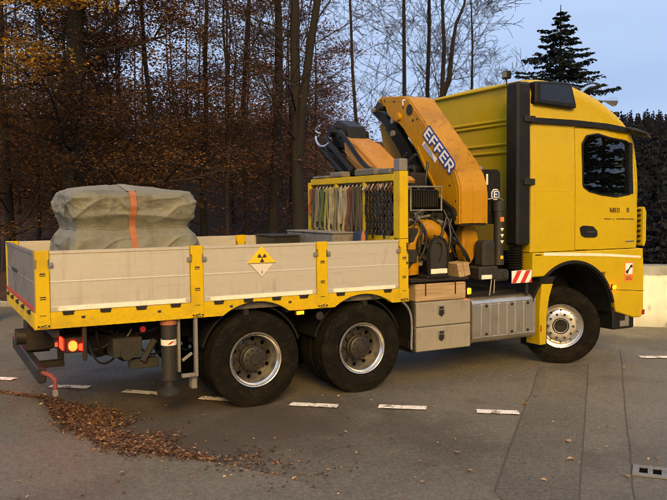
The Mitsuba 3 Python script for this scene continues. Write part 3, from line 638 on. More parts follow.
for sd in (-1, 1):
    for i, (a, b) in enumerate([(-2.125, -0.742), (-0.593, 0.728), (0.877, 1.833)]):
        k = P_('side_board', board_profile(a, b, sd*1.256, 1.20, 1.795, sd), 'board_alu', 20)
        if sd < 0:
            obj('reflective_strip', bx(a+0.07, b-0.05, S-0.0005, S+0.006, 1.212, 1.255, 0.002), 'tape_white', k)
            for lx in (a-0.008, b-0.030):
                obj('latch', cat(bx(lx, lx+0.038, S-0.016, S+0.02, 1.635, 1.685), bx(lx+0.008, lx+0.03, S-0.024, S-0.012, 1.648, 1.672)), 'galvanized', k)
            for hx in np.linspace(a+0.16, b-0.16, 4 if b-a > 1.2 else 2):
                obj('hinge', cat(bx(hx-0.05, hx+0.05, S-0.014, S+0.01, 1.172, 1.208), cyl((hx-0.055, S-0.008, 1.204), (hx+0.055, S-0.008, 1.204), 0.009, 8)), 'steel_dark', k)
            for hx in np.linspace(a+0.30, b-0.33, 2):
                obj('lashing_eye', bx(hx-0.02, hx+0.02, S-0.004, S+0.01, 1.125, 1.155), 'print_black', k)
    for i, (a, b) in enumerate(posts_x):
        y0, y1 = (S-0.012, S+0.06) if sd < 0 else (-S-0.06, -S+0.012)
        top = 1.80 if i < 3 else 1.80
        body = Polygon([(a, 1.05), (b, 1.05), (b, 1.615), (b-0.016, 1.63), (b-0.016, 1.70), (b, 1.715), (b, top), (a, top), (a, 1.715), (a+0.016, 1.70), (a+0.016, 1.63), (a, 1.615)])
        k = P_('stake_post', bevel_ext(body, 'xz', y0, y1, 0.006, -1 if sd < 0 else 1), 'bed_yellow', 20)
        if sd < 0:
            c = (a+b)/2
            ms = [bx(c-0.027, c+0.027, y0-0.0012, y0+0.003, z, z+h, 0.0005) for z, h in ((1.555, 0.006), (1.568, 0.010), (1.33, 0.010), (1.348, 0.012), (1.175, 0.007))]
            ms += [bx(c-0.022+q*0.012, c-0.014+q*0.012, y0-0.0012, y0+0.003, 1.574, 1.588, 0.0005) for q in range(4)]
            ms += [rot(bx(c-0.03, c+0.03, y0-0.0012, y0+0.003, 1.075, 1.086, 0.0005), -0.2, (0, 1, 0), (c, 0, 1.08)), bx(c-0.035, c+0.035, y0-0.0012, y0+0.003, 1.060, 1.068, 0.0005)]
            obj('stencil_marks', cat(*ms), 'print_black', k)
            objs('bolt', [cyl((xx, y0-0.006, 1.075), (xx, y0, 1.075), 0.010, 8) for xx in (a+0.018, b-0.018)], 'steel_dark', k)
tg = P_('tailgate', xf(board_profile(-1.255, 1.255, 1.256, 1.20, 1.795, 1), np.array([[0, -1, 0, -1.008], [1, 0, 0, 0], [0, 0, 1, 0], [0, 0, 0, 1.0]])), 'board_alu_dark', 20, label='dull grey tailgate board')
obj('reflective_strip', bx(-2.284, -2.276, -1.22, 1.22, 1.222, 1.265, 0.002), 'tape_red', tg)
objs('hinge', [bx(-2.30, -2.265, y-0.06, y+0.06, 1.165, 1.20) for y in (-0.95, -0.45, 0.05, 0.55, 1.0)], 'steel_dark', tg)
obj('lettering', cat(*[bx(-2.286, -2.28, 0.05+i*0.09, 0.12+i*0.09, 1.50+0.01*(i % 2), 1.535, 0.001) for i in range(6)]), 'print_black', tg)
P_('corner_post', bx(-2.277, -2.20, 1.12, 1.262, 1.20, 1.80), 'bed_yellow')
# radiation placard on the middle board
sg = P_('radiation_sign', bevel_ext(Polygon([(-0.095, 1.595), (0.225, 1.592), (0.074, 1.762), (0.058, 1.762)]).buffer(0.002), 'xz', S-0.006, S+0.006, 0.002, -1), 'sign_yellow', 20, label='yellow triangular radiation warning sign')
tre = [ext(Polygon([(0.066+r0*math.cos(a), 1.648+r0*math.sin(a)) for r0, a in [(0.013, t-0.45), (0.013, t+0.45)]+[(0.052, t+0.50), (0.052, t), (0.052, t-0.50)]]), 'xz', S-0.0085, S-0.0055) for t in (PI/2+PI/3, PI/2-PI/3, -PI/2)]
obj('trefoil', cat(*tre, ext(Point(0.066, 1.648).buffer(0.008), 'xz', S-0.0085, S-0.0055)), 'print_black', sg)
sg = P_('warning_placard', bevel_ext(Polygon([(-0.075, 1.582), (0.20, 1.580), (0.064, 1.438)]), 'xz', S-0.004, S+0.006, 0.002, -1), 'placard_white', 20, label='white downward triangle placard')
obj('mark', ext(sbox(0.060, 1.475, 0.068, 1.505), 'xz', S-0.0065, S-0.003), 'print_black', sg)
# ---- marker and tail lamps
def lamp(name, mesh, rad, parent, lab=None):
    k = obj(name, mesh, None, parent, smooth=30, label=lab)
    scene[k]['emitter'] = {'type': 'area', 'radiance': rgb(*rad)}
    return k
ml = P_('side_marker', bx(0.46, 0.58, S+0.0, S+0.05, 0.985, 1.04), 'black_plastic', label='lit amber side marker lamp by the rear axles')
lamp('lens', bx(0.475, 0.565, S-0.012, S-0.001, 0.993, 1.032, 0.004), (2.2, 0.15, 0.004), ml)
P_('side_reflector', lathe([(0.0, 0), (0.045, 0), (0.05, 0.012), (0.0, 0.012)], (0.78, S+0.02, 0.955), 24), 'rim_dark')
def taillamp(side):
    y0, y1 = (-1.19, -0.80) if side < 0 else (0.80, 1.19)
    ye = y0 if side < 0 else y1
    k = P_('tail_lamp', bx(-1.995, -1.80, y0, y1, 0.78, 0.93), 'black_plastic', label='lit red tail lamp cluster under the load bed' if side < 0 else 'tail lamp on the far side')
    lamp('brake_lens', bx(-2.008, -1.993, y0+0.10, y1-0.13, 0.795, 0.915, 0.006), (5, 0.018, 0.005), k)
    e = lambda a, b: (ye-0.014, ye-0.001) if side < 0 else (ye+0.001, ye+0.014)
    lamp('side_lens', rbox(-1.960, -1.878, *e(0, 0), 0.80, 0.90, 0.04), (8, 0.085, 0.012), k)
    lamp('end_lens', rbox(-1.866, -1.815, *e(0, 0), 0.80, 0.865, 0.02), (5, 0.018, 0.005), k)
    obj('outer_lens', bx(-2.008, -1.993, y1-0.12, y1-0.01, 0.795, 0.915, 0.006) if side < 0 else bx(-2.008, -1.993, y0+0.01, y0+0.09, 0.795, 0.915, 0.006), 'lens_red', k)
    return k
taillamp(-1); taillamp(1)
mk = P_('rear_marker', bx(-2.09, -2.06, -1.2, -1.16, 0.84, 0.93), 'black_plastic', label='small lit red marker left of the tail lamp')
lamp('lens', bx(-2.088, -2.062, -1.210, -1.201, 0.86, 0.90, 0.003), (3, 0.02, 0.006), mk)
P_('lamp_bracket', cat(bx(-2.10, -2.04, -1.2, -0.5, 0.94, 1.045), bx(-1.83, -1.79, -1.24, -1.18, 0.70, 1.05)), 'steel_dark')
P_('small_reflector', lathe([(0.0, 0), (0.03, 0), (0.032, 0.01), (0.0, 0.01)], (-1.22, S+0.1, 0.955), 16), 'lens_red')
# ---- underrun bar, hinged out behind
ur = P_('underrun_bar', bx(-2.24, -2.16, -1.10, 1.15, 0.49, 0.64, 0.012), 'steel_dark', label='dark underrun bar across the tail with a bent near end')
for y in (-0.5, 0.5):
    obj('arm', bx(-2.165, -1.9, y-0.04, y+0.04, 0.53, 0.60), 'steel_dark', ur); obj('hanger', bx(-1.96, -1.90, y-0.04, y+0.04, 0.601, 0.95), 'steel_dark', ur)
obj('bent_end', tube([(-2.20, -1.08, 0.60), (-2.12, -1.15, 0.56), (-2.09, -1.17, 0.52), (-2.09, -1.17, 0.43)], 0.022, 10), 'dull_red', ur)
obj('end_tip', bx(-2.115, -2.065, -1.20, -1.14, 0.36, 0.43, 0.01), 'galvanized', ur)
obj('end_plate', bx(-2.25, -2.15, 0.55, 0.85, 0.64, 0.70, 0.01), 'print_red', ur)
# ---- rear stabiliser leg
st = P_('stabilizer_leg', cat(cyl((-0.95, -1.16, 0.42), (-0.95, -1.16, 1.045), 0.078, 24), cyl((-0.95, -1.16, 0.40), (-0.95, -1.16, 0.43), 0.088, 24)), 'steel_grey', label='rear outrigger leg under the load bed')
obj('foot', cat(cyl((-0.95, -1.16, 0.33), (-0.95, -1.16, 0.41), 0.055, 18), cyl((-0.95, -1.16, 0.285), (-0.95, -1.16, 0.335), 0.13, 24, 0.06), cyl((-0.95, -1.16, 0.255), (-0.95, -1.16, 0.285), 0.13, 24)), 'steel_grey', st)
obj('collar', cyl((-0.95, -1.16, 0.985), (-0.95, -1.16, 1.042), 0.088, 24), 'strap_orange', st)
obj('hazard_tag', cat(*[lathe([(0.079, -0.03), (0.0815, -0.03), (0.0815, 0.03), (0.079, 0.03)], (0, 0, 0), 24).apply_transform(trimesh.transformations.rotation_matrix(PI/2, (1, 0, 0))).apply_translation((-0.95, -1.16, 0.80))]), 'tape_white', st)
obj('hazard_stripe', ext(Polygon([(-0.985, 0.785), (-0.955, 0.785), (-0.915, 0.815), (-0.945, 0.815)]), 'xz', -1.246, -1.240), 'print_red', st)
P_('bracket_frame', cat(bx(-0.86, -0.83, -1.19, -1.1, 0.47, 1.05), bx(-0.70, -0.665, S+0.01, S+0.07, 0.42, 1.05), bx(-0.84, -0.70, S+0.015, S+0.065, 0.42, 0.46), rot(bx(-0.84, -0.71, S+0.02, S+0.05, 0.62, 0.65), -0.6, (0, 1, 0), (-0.78, 0, 0.63)), bx(-0.72, -0.66, -1.20, -1.1, 0.28, 0.42)), 'galvanized')
# ---- mudguards over the rear axles
for sd in (-1, 1):
    for x in (0, 1.35):
        a = np.linspace(0.28, PI-0.28, 26); pts = [(x+0.60*math.cos(t), 0.53+0.60*math.sin(t)) for t in a]+[(x+0.58*math.cos(t), 0.53+0.58*math.sin(t)) for t in a[::-1]]
        y0, y1 = (-1.12, -0.62) if sd < 0 else (0.62, 1.12)
        P_('mudguard', ext(Polygon(pts), 'xz', y0, y1), 'black_plastic')
P_('side_guard', tube(spline([(1.90, S+0.03, 1.04), (2.00, S+0.03, 0.93), (2.035, S+0.03, 0.78), (2.03, S+0.03, 0.45)], 14), 0.014, 8), 'galvanized')
# ---- wheels
RT = 0.525
def tyre(c, w, flip=1):
    h = w/2
    prof = [(0.290, -h*0.78), (0.318, -h*0.90), (0.36, -h*1.0), (0.415, -h*1.03), (0.418, -h*1.045), (0.426, -h*1.045), (0.43, -h*1.02), (0.475, -h*0.97), (0.502, -h*0.90), (RT-0.007, -h*0.82)]
    tr = []
    for y in np.linspace(-0.62, 0.62, 4): tr += [(RT, (y-0.055)*w*0.62), (RT-0.014, (y-0.045)*w*0.62), (RT-0.014, (y+0.045)*w*0.62), (RT, (y+0.055)*w*0.62)]
    prof += [(RT, -h*0.74)]+tr+[(RT, h*0.74)]+[(a, -b) for a, b in prof[::-1]]
    m = lathe(prof, c, 96)
    # shoulder lugs
    lug = []
    for i in range(0 if flip > 0 else 72):
        a = i*2*PI/72
        for s in (-1, 1):
            b = bx(-0.016, 0.016, s*h*0.86-0.024, s*h*0.86+0.014, RT-0.032, RT-0.006, 0.003)
            lug.append(mv(rot(b, a, (0, 1, 0)), c))
    return cat(m, *lug)
def steer(m, at, ang): return rot(m, ang, (0, 0, 1), at)
def rear_wheel(x, sd):
    yo = sd*1.085; o = sd           # outer tyre centre; o = outward
    k = P_('wheel', tyre((x, yo, RT), 0.29), 'tyre_rubber', 40); labels[k] = {'label': 'deep-dished rear wheel' if sd < 0 else 'rear wheel on the far side'}
    obj('inner_tyre', tyre((x, sd*0.76, RT), 0.29), 'tyre_rubber', k)
    rim = [(0.300, o*0.128), (0.306, o*0.140), (0.300, o*0.150), (0.290, o*0.146), (0.280, o*0.125), (0.262, o*0.110), (0.258, o*0.02), (0.250, o*-0.02), (0.250, o*-0.05), (0.262, o*-0.05), (0.27, o*0.10)]
    obj('rim', lathe(rim, (x, yo, RT), 72), 'alu_wheel', k, smooth=40)
    disc = man(lathe([(0.05, o*-0.03), (0.17, o*-0.03), (0.252, o*-0.045), (0.252, o*-0.015), (0.17, o*0.0), (0.05, o*0.0)], (x, yo, RT), 60))
    for i in range(10):
        a = i*2*PI/10+0.2
        disc -= man(cyl((x+0.212*math.cos(a), yo-0.2, RT+0.212*math.sin(a)), (x+0.212*math.cos(a), yo+0.2, RT+0.212*math.sin(a)), 0.025, 14))
    obj('disc', disc, 'rim_dark', k)
    obj('hub', lathe([(0.0, o*-0.02), (0.150, o*-0.02), (0.148, o*0.05), (0.138, o*0.058), (0.135, o*0.095), (0.120, o*0.108), (0.06, o*0.115), (0.055, o*0.128), (0.0, o*0.13)], (x, yo, RT), 44), 'rim_dark', k)
    objs('wheel_nut', [cyl((x+0.168*math.cos(a), yo, RT+0.168*math.sin(a)), (x+0.168*math.cos(a), yo+o*0.035, RT+0.168*math.sin(a)), 0.016, 6) for a in np.arange(10)*2*PI/10]+[cyl((x+0.10*math.cos(a), yo+o*0.1, RT+0.10*math.sin(a)), (x+0.10*math.cos(a), yo+o*0.118, RT+0.10*math.sin(a)), 0.012, 6) for a in np.arange(10)*2*PI/10] if sd < 0 else [], 'steel_dark', k)
for x in (0, 1.35):
    rear_wheel(x, -1); rear_wheel(x, 1)
def front_wheel(sd, ang):
    kp = (4.68, sd*0.99, 0); yo = sd*1.07; o = sd; x = 4.68
    mvw = lambda m: steer(m, kp, ang)
    k = P_('wheel', mvw(tyre((x, yo, RT), 0.30)), 'tyre_rubber', 40); labels[k] = {'label': 'steered front wheel with a bright aluminium rim' if sd < 0 else 'front wheel on the far side'}
    rim = [(0.298, o*0.135), (0.306, o*0.146), (0.300, o*0.156), (0.288, o*0.150), (0.280, o*0.125), (0.262, o*0.118), (0.255, o*0.105), (0.25, o*0.07), (0.25, o*0.0), (0.262, o*0.0), (0.27, o*0.10)]
    obj('rim', mvw(lathe(rim, (x, yo, RT), 72)), 'alu_wheel', k, smooth=40)
    d = man(lathe([(0.09, o*0.10), (0.20, o*0.095), (0.252, o*0.06), (0.252, o*0.095), (0.235, o*0.125), (0.20, o*0.142), (0.14, o*0.145), (0.09, o*0.142)], (x, yo, RT), 72))
    for i in range(10):
        a = i*2*PI/10+0.31
        d -= man(cyl((x+0.222*math.cos(a), yo-0.3, RT+0.222*math.sin(a)), (x+0.222*math.cos(a), yo+0.3, RT+0.222*math.sin(a)), 0.015, 14))
    obj('disc', mvw(d), 'alu_wheel', k)
    objs('wheel_nut', [mvw(cyl((x+0.167*math.cos(a), yo+o*0.13, RT+0.167*math.sin(a)), (x+0.167*math.cos(a), yo+o*0.178, RT+0.167*math.sin(a)), 0.019, 6, 0.017)) for a in np.arange(10)*2*PI/10] if sd < 0 else [], 'steel_grey', k)
    obj('hub', mvw(lathe([(0, o*0.02), (0.112, o*0.02), (0.112, o*0.150), (0.100, o*0.158), (0.095, o*0.13), (0.0, o*0.125)], (x, yo, RT), 40)), 'black_plastic', k)
    obj('brake_drum', mvw(lathe([(0, -o*0.15), (0.2, -o*0.15), (0.2, o*0.05), (0, o*0.05)], (x, yo, RT), 32)), 'chassis_black', k)
front_wheel(-1, -0.66); front_wheel(1, -0.50)
# ---- side lockers, timber and fuel tank
lk = P_('side_locker', bx(2.10, 2.915, -1.22, -0.62, 0.42, 1.015, 0.01), 'alu', label='two-drawer aluminium locker in front of the rear wheels')
for z0, z1 in ((0.41, 0.705), (0.717, 1.012)):
    obj('drawer', bx(2.095, 2.915, -1.262, -1.222, z0, z1, 0.008), 'alu', lk)
    cx, cz = 2.46, (z0+z1)/2+0.035
    obj('latch', cat(bx(cx-0.055, cx+0.055, -1.268, -1.261, cz-0.045, cz+0.06, 0.003)), 'galvanized', lk)
    obj('latch_handle', cat(ext(Polygon([(cx-0.035, cz+0.01), (cx+0.035, cz+0.01), (cx+0.035, cz-0.045), (cx, cz-0.075), (cx-0.035, cz-0.045)]), 'xz', -1.276, -1.266), bx(cx-0.03, cx+0.03, -1.274, -1.266, cz+0.02, cz+0.05, 0.002)), 'steel_dark', lk)
P_('locker_bracket', cat(bx(2.02, 2.06, -1.2, -0.6, 0.45, 0.55), bx(2.04, 2.085, -1.24, -0.7, 0.40, 1.03)), 'chassis_black')
ft_ = P_('fuel_tank', ext(rpoly([(-1.262, 0.43), (-1.262, 1.01), (-0.60, 1.01), (-0.60, 0.43)], 0.095, 6), 'yz', 2.945, 3.985), 'alu_tank', 50, label='ribbed aluminium fuel tank before the front wheel')
for x in (3.10, 3.24, 3.38, 3.52, 3.66, 3.80):
    obj('rib', bx(x-0.022, x+0.022, -1.277, -1.255, 0.52, 0.93, 0.013), 'alu_tank', ft_)
obj('seam', cat(bx(2.95, 3.98, -1.270, -1.255, 0.500, 0.514, 0.005), bx(2.95, 3.98, -1.270, -1.255, 0.936, 0.950, 0.005)), 'alu_tank', ft_)
objs('rivet', [lathe([(0, -0.012), (0.017, -0.010), (0.020, 0.0), (0.0, 0.0)], (x, -1.262, z), 14) for x in (3.17, 3.59, 3.86) for z in (0.545, 0.905)], 'steel_dark', ft_)
obj('end_cap', ext(rpoly([(-1.270, 0.422), (-1.270, 1.018), (-0.592, 1.018), (-0.592, 0.422)], 0.10, 6), 'yz', 2.938, 2.962), 'alu_tank', ft_, smooth=50)
obj('end_cap', ext(rpoly([(-1.270, 0.422), (-1.270, 1.018), (-0.592, 1.018), (-0.592, 0.422)], 0.10, 6), 'yz', 3.968, 3.992), 'alu_tank', ft_, smooth=50)
obj('top_tread', bx(2.97, 3.96, -1.15, -0.62, 1.012, 1.026, 0.004), 'steel_dark', ft_)
P_('gap_deck', bx(2.0, 3.9, -1.0, 1.0, 1.0, 1.06), 'steel_dark')
wb = thing('timber_beam', 'squared pale timber lying on the aluminium locker', 'timber')
obj('beam', bx(2.10, 2.86, -1.24, -0.98, 1.022, 1.235, 0.012), 'wood_pale', wb)
objs('timber_clamp', [cat(bx(x-0.008, x+0.008, -1.252, -1.243, 1.09, 1.25), bx(x-0.008, x+0.008, -1.252, -0.98, 1.24, 1.255)) for x in (2.24, 2.69)], 'steel_dark', TR)
P_('shelf', bx(2.02, 2.90, -1.25, -0.55, 1.262, 1.30), 'steel_dark')
ml = P_('side_marker', bx(2.885, 2.945, -1.22, -1.16, 1.06, 1.16), 'black_plastic', label='lit amber side marker lamp above the fuel tank')
lamp('lens', bx(2.885, 2.945, -1.244, -1.222, 1.07, 1.15, 0.01), (2.2, 0.16, 0.004), ml)
# ---- chevron board by the cab
cv = P_('chevron_board', bx(3.60, 3.935, -1.255, -1.235, 1.17, 1.335, 0.003), 'print_white', label='red and white striped board behind the cab')
for i in range(3):
    x0 = 3.585+i*0.15
    q = Polygon([(x0, 1.172), (x0+0.075, 1.172), (x0+0.175, 1.333), (x0+0.10, 1.333)]).intersection(sbox(3.602, 1.172, 3.933, 1.333))
    obj('stripe', ext(q, 'xz', -1.2575, -1.2545), 'print_red', cv)
P_('chevron_post', cat(bx(3.85, 3.89, -1.245, -1.215, 1.0, 1.17)), 'steel_dark')

# ---- cab
def cab_shell(inset=0.0, x_rear=3.945, z0=1.565):
    xs = [x_rear, x_rear+0.03, 4.2, 4.5, 4.8, 5.0, 5.2, 5.4, 5.55, 5.70, 5.80, 5.87, 5.92, 5.96, 5.99, 6.01, 6.03, 6.045]
    hs = np.interp(xs, [3.9, 3.97, 4.25, 4.6, 4.9, 5.2, 5.5, 5.68, 5.80, 5.87, 5.92, 5.96, 5.99, 6.01, 6.03, 6.045], [3.80, 3.86, 3.88, 3.86, 3.80, 3.70, 3.55, 3.43, 3.32, 3.22, 3.00, 2.80, 2.60, 2.45, 2.20, 1.95])
    ws = np.interp(xs, [3.9, 3.945, 3.975, 5.80, 5.90, 5.97, 6.01, 6.045], [1.20, 1.215, 1.245, 1.245, 1.235, 1.21, 1.17, 1.08])
    rings = []
    for x, h, w in zip(xs, hs, ws):
        w -= inset; h -= inset
        rr = 0.20; tum = 0.03*np.clip((h-2.4)/1.2, 0, 1)
        p = [(-w+0.016, z0+inset)]
        for zz in np.linspace(0.08, 0.94, 12): p.append((-w+tum*zz*zz+0.016*(1-math.sin(PI*min(1, zz*1.05)))*min(1.0, 3*zz+0.25), z0+(h-rr-z0)*zz))
        for a in np.linspace(PI, PI/2, 9): p.append((-(w-tum-rr)+rr*math.cos(a), h-rr+rr*math.sin(a)))
        p.append((0, h+0.02))
        q = [(-y, z) for y, z in p[::-1]][1:]
        rings.append(np.array([(x, y, z) for y, z in p+q]))
    k = len(rings[0]); v = np.vstack(rings); f = []; i = np.arange(k); j = (i+1) % k
    for s in range(len(rings)-1):
        f += [np.stack([s*k+i, (s+1)*k+i, (s+1)*k+j], 1), np.stack([s*k+i, (s+1)*k+j, s*k+j], 1)]
    c0, c1 = len(v), len(v)+1
    v = np.vstack([v, rings[0].mean(0), rings[-1].mean(0)]); e = (len(rings)-1)*k
    f += [np.stack([j, np.full(k, c0), i], 1), np.stack([e+i, np.full(k, c1), e+j], 1)]
    m = trimesh.Trimesh(v, np.vstack(f), process=False)
    if m.volume < 0: m.invert()
    return m
shell = man(cab_shell())
inner = man(cab_shell(0.055, 4.05, 1.60)).translate((-0.035, 0, 0))
hollow = shell-inner
win = rpoly([(4.86, 2.44), (4.845, 3.02), (4.93, 3.135), (5.12, 3.165), (5.36, 3.12), (5.68, 3.085), (5.775, 3.03), (5.80, 2.34), (5.50, 2.30), (5.20, 2.33), (4.98, 2.375)], 0.05)
winR = man(ext(win, 'xz', -1.5, -1.0)); winL = man(ext(win, 'xz', 1.0, 1.5))
ws_y = rpoly([(-1.08, 2.25), (-1.08, 3.08), (1.08, 3.08), (1.08, 2.25)], 0.10)
windscr = man(ext(ws_y, 'yz', 5.7, 6.3))
door_poly = rpoly([(4.725, 1.575), (4.715, 3.235), (5.10, 3.245), (5.55, 3.235), (5.83, 3.17), (5.93, 2.40), (6.008, 2.10), (6.02, 1.56), (5.3, 1.56)], 0.02)
body = hollow-winR-winL-windscr
gap = door_poly.buffer(0.009)
body_wo = body-man(ext(gap, 'xz', -1.4, -1.17))
door = body ^ man(ext(door_poly, 'xz', -1.4, -1.17))
# hatch groove in the rear side panel and its second line
body_wo -= man(bx(3.99, 4.70, -1.26, -1.236, 2.373, 2.381, 0.001))
body_wo -= man(bx(4.695, 4.703, -1.26, -1.236, 1.62, 2.378, 0.001)); body_wo -= man(bx(3.99, 3.998, -1.26, -1.236, 1.62, 2.378, 0.001))
cab = P_('cab', body_wo, 'cab_yellow', 25, label='tall glossy yellow sleeper cab')
dr_ = P_('cab_door', door, 'cab_yellow', 25, label='yellow driver-cab door with a black handle')
glass = lambda m, yv: trimesh.Trimesh(*[np.asarray(q) for q in (np.c_[m[0][:, 0], np.full(len(m[0]), yv), m[0][:, 1]], m[1])], process=False)
tv = trimesh.creation.triangulate_polygon(win.buffer(0.012), engine='earcut')
obj('window', glass(tv, -1.205), 'window_glass', dr_, smooth=False)
obj('window', glass(tv, 1.205), 'window_glass', cab, smooth=False)
ring = win.buffer(0.012).difference(win.buffer(-0.008))
obj('window_seal', ext(ring, 'xz', -1.2475, -1.205), 'black_plastic', dr_)
# black strip between window and pillar
obj('pillar_trim', ext(Polygon([(5.755, 2.34), (5.745, 3.07), (5.80, 3.06), (5.835, 2.34)]), 'xz', -1.249, -1.20), 'black_plastic', dr_)
wv = trimesh.creation.triangulate_polygon(ws_y.buffer(0.02), engine='earcut')
zz = wv[0][:, 1]; obj('windscreen', trimesh.Trimesh(np.c_[np.interp(zz, [2.2, 3.1], [5.985, 5.86]), wv[0][:, 0], zz], wv[1], process=False), 'window_glass', cab, smooth=False)
# door handle, lettering, small badge
obj('handle', cat(ext(rpoly([(4.83, 1.77), (4.80, 1.88), (4.87, 1.905), (5.05, 1.89), (5.135, 1.82), (5.13, 1.745), (5.05, 1.735), (4.90, 1.74)], 0.03), 'xz', -1.252, -1.238)), 'black_plastic', dr_)
obj('handle_grip', bx(4.92, 5.10, -1.268, -1.25, 1.795, 1.825, 0.006), 'print_black', dr_)
obj('lettering', cat(text('MB', 0.062, (5.44, -1.2445, 2.080), (1, 0, -0.02), (0, 0, 1)), text('D', 0.062, (5.545, -1.2445, 2.078), (1, 0, -0.02), (0, 0, 1)), text('R', 0.062, (5.735, -1.2445, 2.076), (1, 0, -0.02), (0, 0, 1))), 'print_brown', dr_, smooth=False)
sm = []
x = 5.27
for w_ in (0.05, 0.03, 0.04, 0, 0.025, 0, 0.05, 0.03, 0.06, 0.03, 0.05, 0.04, 0.05):
    if w_: sm.append(bx(x, x+w_, -1.247, -1.243, 1.985-0.02*(x-5.27), 1.985-0.02*(x-5.27)+0.006+w_*0.12, 0.0005))
    x += (w_ or 0.03)+0.006
obj('small_script', cat(*sm), 'print_brown', dr_, smooth=False)
obj('badge', cat(bx(5.70, 5.86, -1.2475, -1.243, 1.655, 1.672, 0.001)), 'chrome', dr_)
# front corner flap
obj('corner_flap', ext(rpoly([(6.055, 1.60), (6.055, 2.13), (6.085, 2.16), (6.125, 2.08), (6.125, 1.66), (6.09, 1.58)], 0.012), 'xz', -1.235, -1.13), 'cab_yellow', cab)
objs('flap_slat', [bx(6.02, 6.06, -1.20, -1.12, 1.64+i*0.075, 1.67+i*0.075) for i in range(7)], 'black_plastic', cab)
# roof rail / drip strip and roof intake box
rail = LineString([(3.915, 3.305), (4.7, 3.300), (5.3, 3.278), (5.72, 3.235)]).buffer(0.036, cap_style=2)
obj('drip_rail', ext(rail, 'xz', -1.262, -1.20), 'black_plastic', cab)
ib = rpoly([(3.955, 3.52), (3.955, 3.81), (4.52, 3.835), (4.60, 3.80), (4.70, 3.50), (4.62, 3.485)], 0.025)
obj('roof_intake', bevel_ext(ib.difference(Polygon()) if False else ib, 'xz', -1.285, -1.05, 0.02, -1), 'black_plastic', cab)
obj('intake_screen', ext(rpoly([(4.03, 3.57), (4.03, 3.775), (4.50, 3.79), (4.57, 3.77), (4.63, 3.545)], 0.02), 'xz', -1.288, -1.2815), 'gloss_black', cab)
# deflector column at the back of the cab
dc = P_('side_deflector', cat(bx(3.70, 3.93, -1.235, -0.985, 1.66, 3.80, 0.03)), 'black_plastic', label='tall black air duct on the rear corner of the cab')
objs('bracket', [bx(3.80, 3.98, -1.262, -1.236, 2.46, 2.54), bx(3.80, 3.98, -1.262, -1.236, 3.28, 3.36)], 'steel_dark', dc)
obj('bellows', cat(*[lathe([(0.07, -0.02), (0.11, 0), (0.07, 0.02)], (0, 0, 0), 24).apply_transform(trimesh.transformations.rotation_matrix(PI/2, (1, 0, 0))).apply_translation((3.80, -1.09, 1.64-0.035*i)) for i in range(9)], cyl((3.80, -1.09, 1.3), (3.80, -1.09, 1.65), 0.07, 20)), 'black_plastic', dc)
# pressed ribs on the rear wall
for z in (2.92, 3.03, 3.30, 3.36): obj('wall_rib', bx(3.918, 3.95, -0.85, 1.12, z-0.022, z+0.022, 0.016), 'cab_yellow', cab)
obj('roof_edge', bx(3.90, 3.96, -0.95, 1.1, 3.805, 3.838, 0.01), 'cab_yellow', cab)
wl = P_('work_lamp', cat(bx(3.76, 3.84, -0.95, -0.83, 3.88, 3.985, 0.012), bx(3.79, 3.81, -0.90, -0.88, 3.80, 3.89)), 'black_plastic')
obj('lens', bx(3.752, 3.762, -0.935, -0.845, 3.895, 3.97, 0.003), 'galvanized', wl)
# mirror camera wing at the top of the A-pillar
mw = []
for tt in np.linspace(0, 1, 7):
    mw.append((5.73+0.02*tt, -1.235-0.30*tt, 3.235-0.09*tt**1.5, 0.21-0.11*tt, 0.045-0.018*tt))
vv = []
for x, y, z, l, h in mw: vv += [(x+0.5*l*math.cos(a)+0.05, y, z+h*math.sin(a)-0.03*math.cos(a)) for a in np.arange(10)*2*PI/10]
P_('camera_arm', trimesh.convex.convex_hull(np.array(vv)), 'steel_grey', 50, label='grey mirror-camera arm at the top of the cab')
P_('roof_marker', bx(5.66, 5.74, -1.08, -1.0, 3.44, 3.52, 0.015), 'black_plastic')
# roof horns and lamp bar
hn = P_('air_horn', tube(spline([(5.30, -0.62, 3.72), (5.55, -0.62, 3.735), (5.86, -0.62, 3.74), (6.02, -0.62, 3.74), (6.12, -0.62, 3.74)], 18), np.r_[np.full(13, 0.017), np.linspace(0.018, 0.075, 5)], 18), 'chrome', 50, label='chrome trumpet horn on the cab roof')
obj('horn_mouth', cyl((6.119, -0.62, 3.74), (6.125, -0.62, 3.74), 0.06, 20), 'rim_dark', hn)
obj('stand', cat(cyl((5.62, -0.62, 3.45), (5.62, -0.62, 3.735), 0.014, 10), trimesh.creation.icosphere(2, 0.05).apply_translation((5.40, -0.62, 3.70))), 'chrome', hn)
lb = P_('lamp_bar', tube(spline([(5.05, -0.98, 3.74), (5.32, -0.90, 3.88), (5.62, -0.70, 3.92), (5.70, 0, 3.93), (5.62, 0.70, 3.92), (5.32, 0.90, 3.88), (5.05, 0.98, 3.74)], 40), 0.024, 12), 'chrome', 50, label='curved chrome lamp bar over the cab roof')
for y in (-0.62, -0.22, 0.22, 0.62):
    sp_ = trimesh.creation.icosphere(3, 1.0); sp_.apply_scale((0.11, 0.14, 0.055)); sp_.apply_translation((5.66, y, 3.935)); obj('roof_lamp', sp_, 'black_plastic', lb, smooth=True)
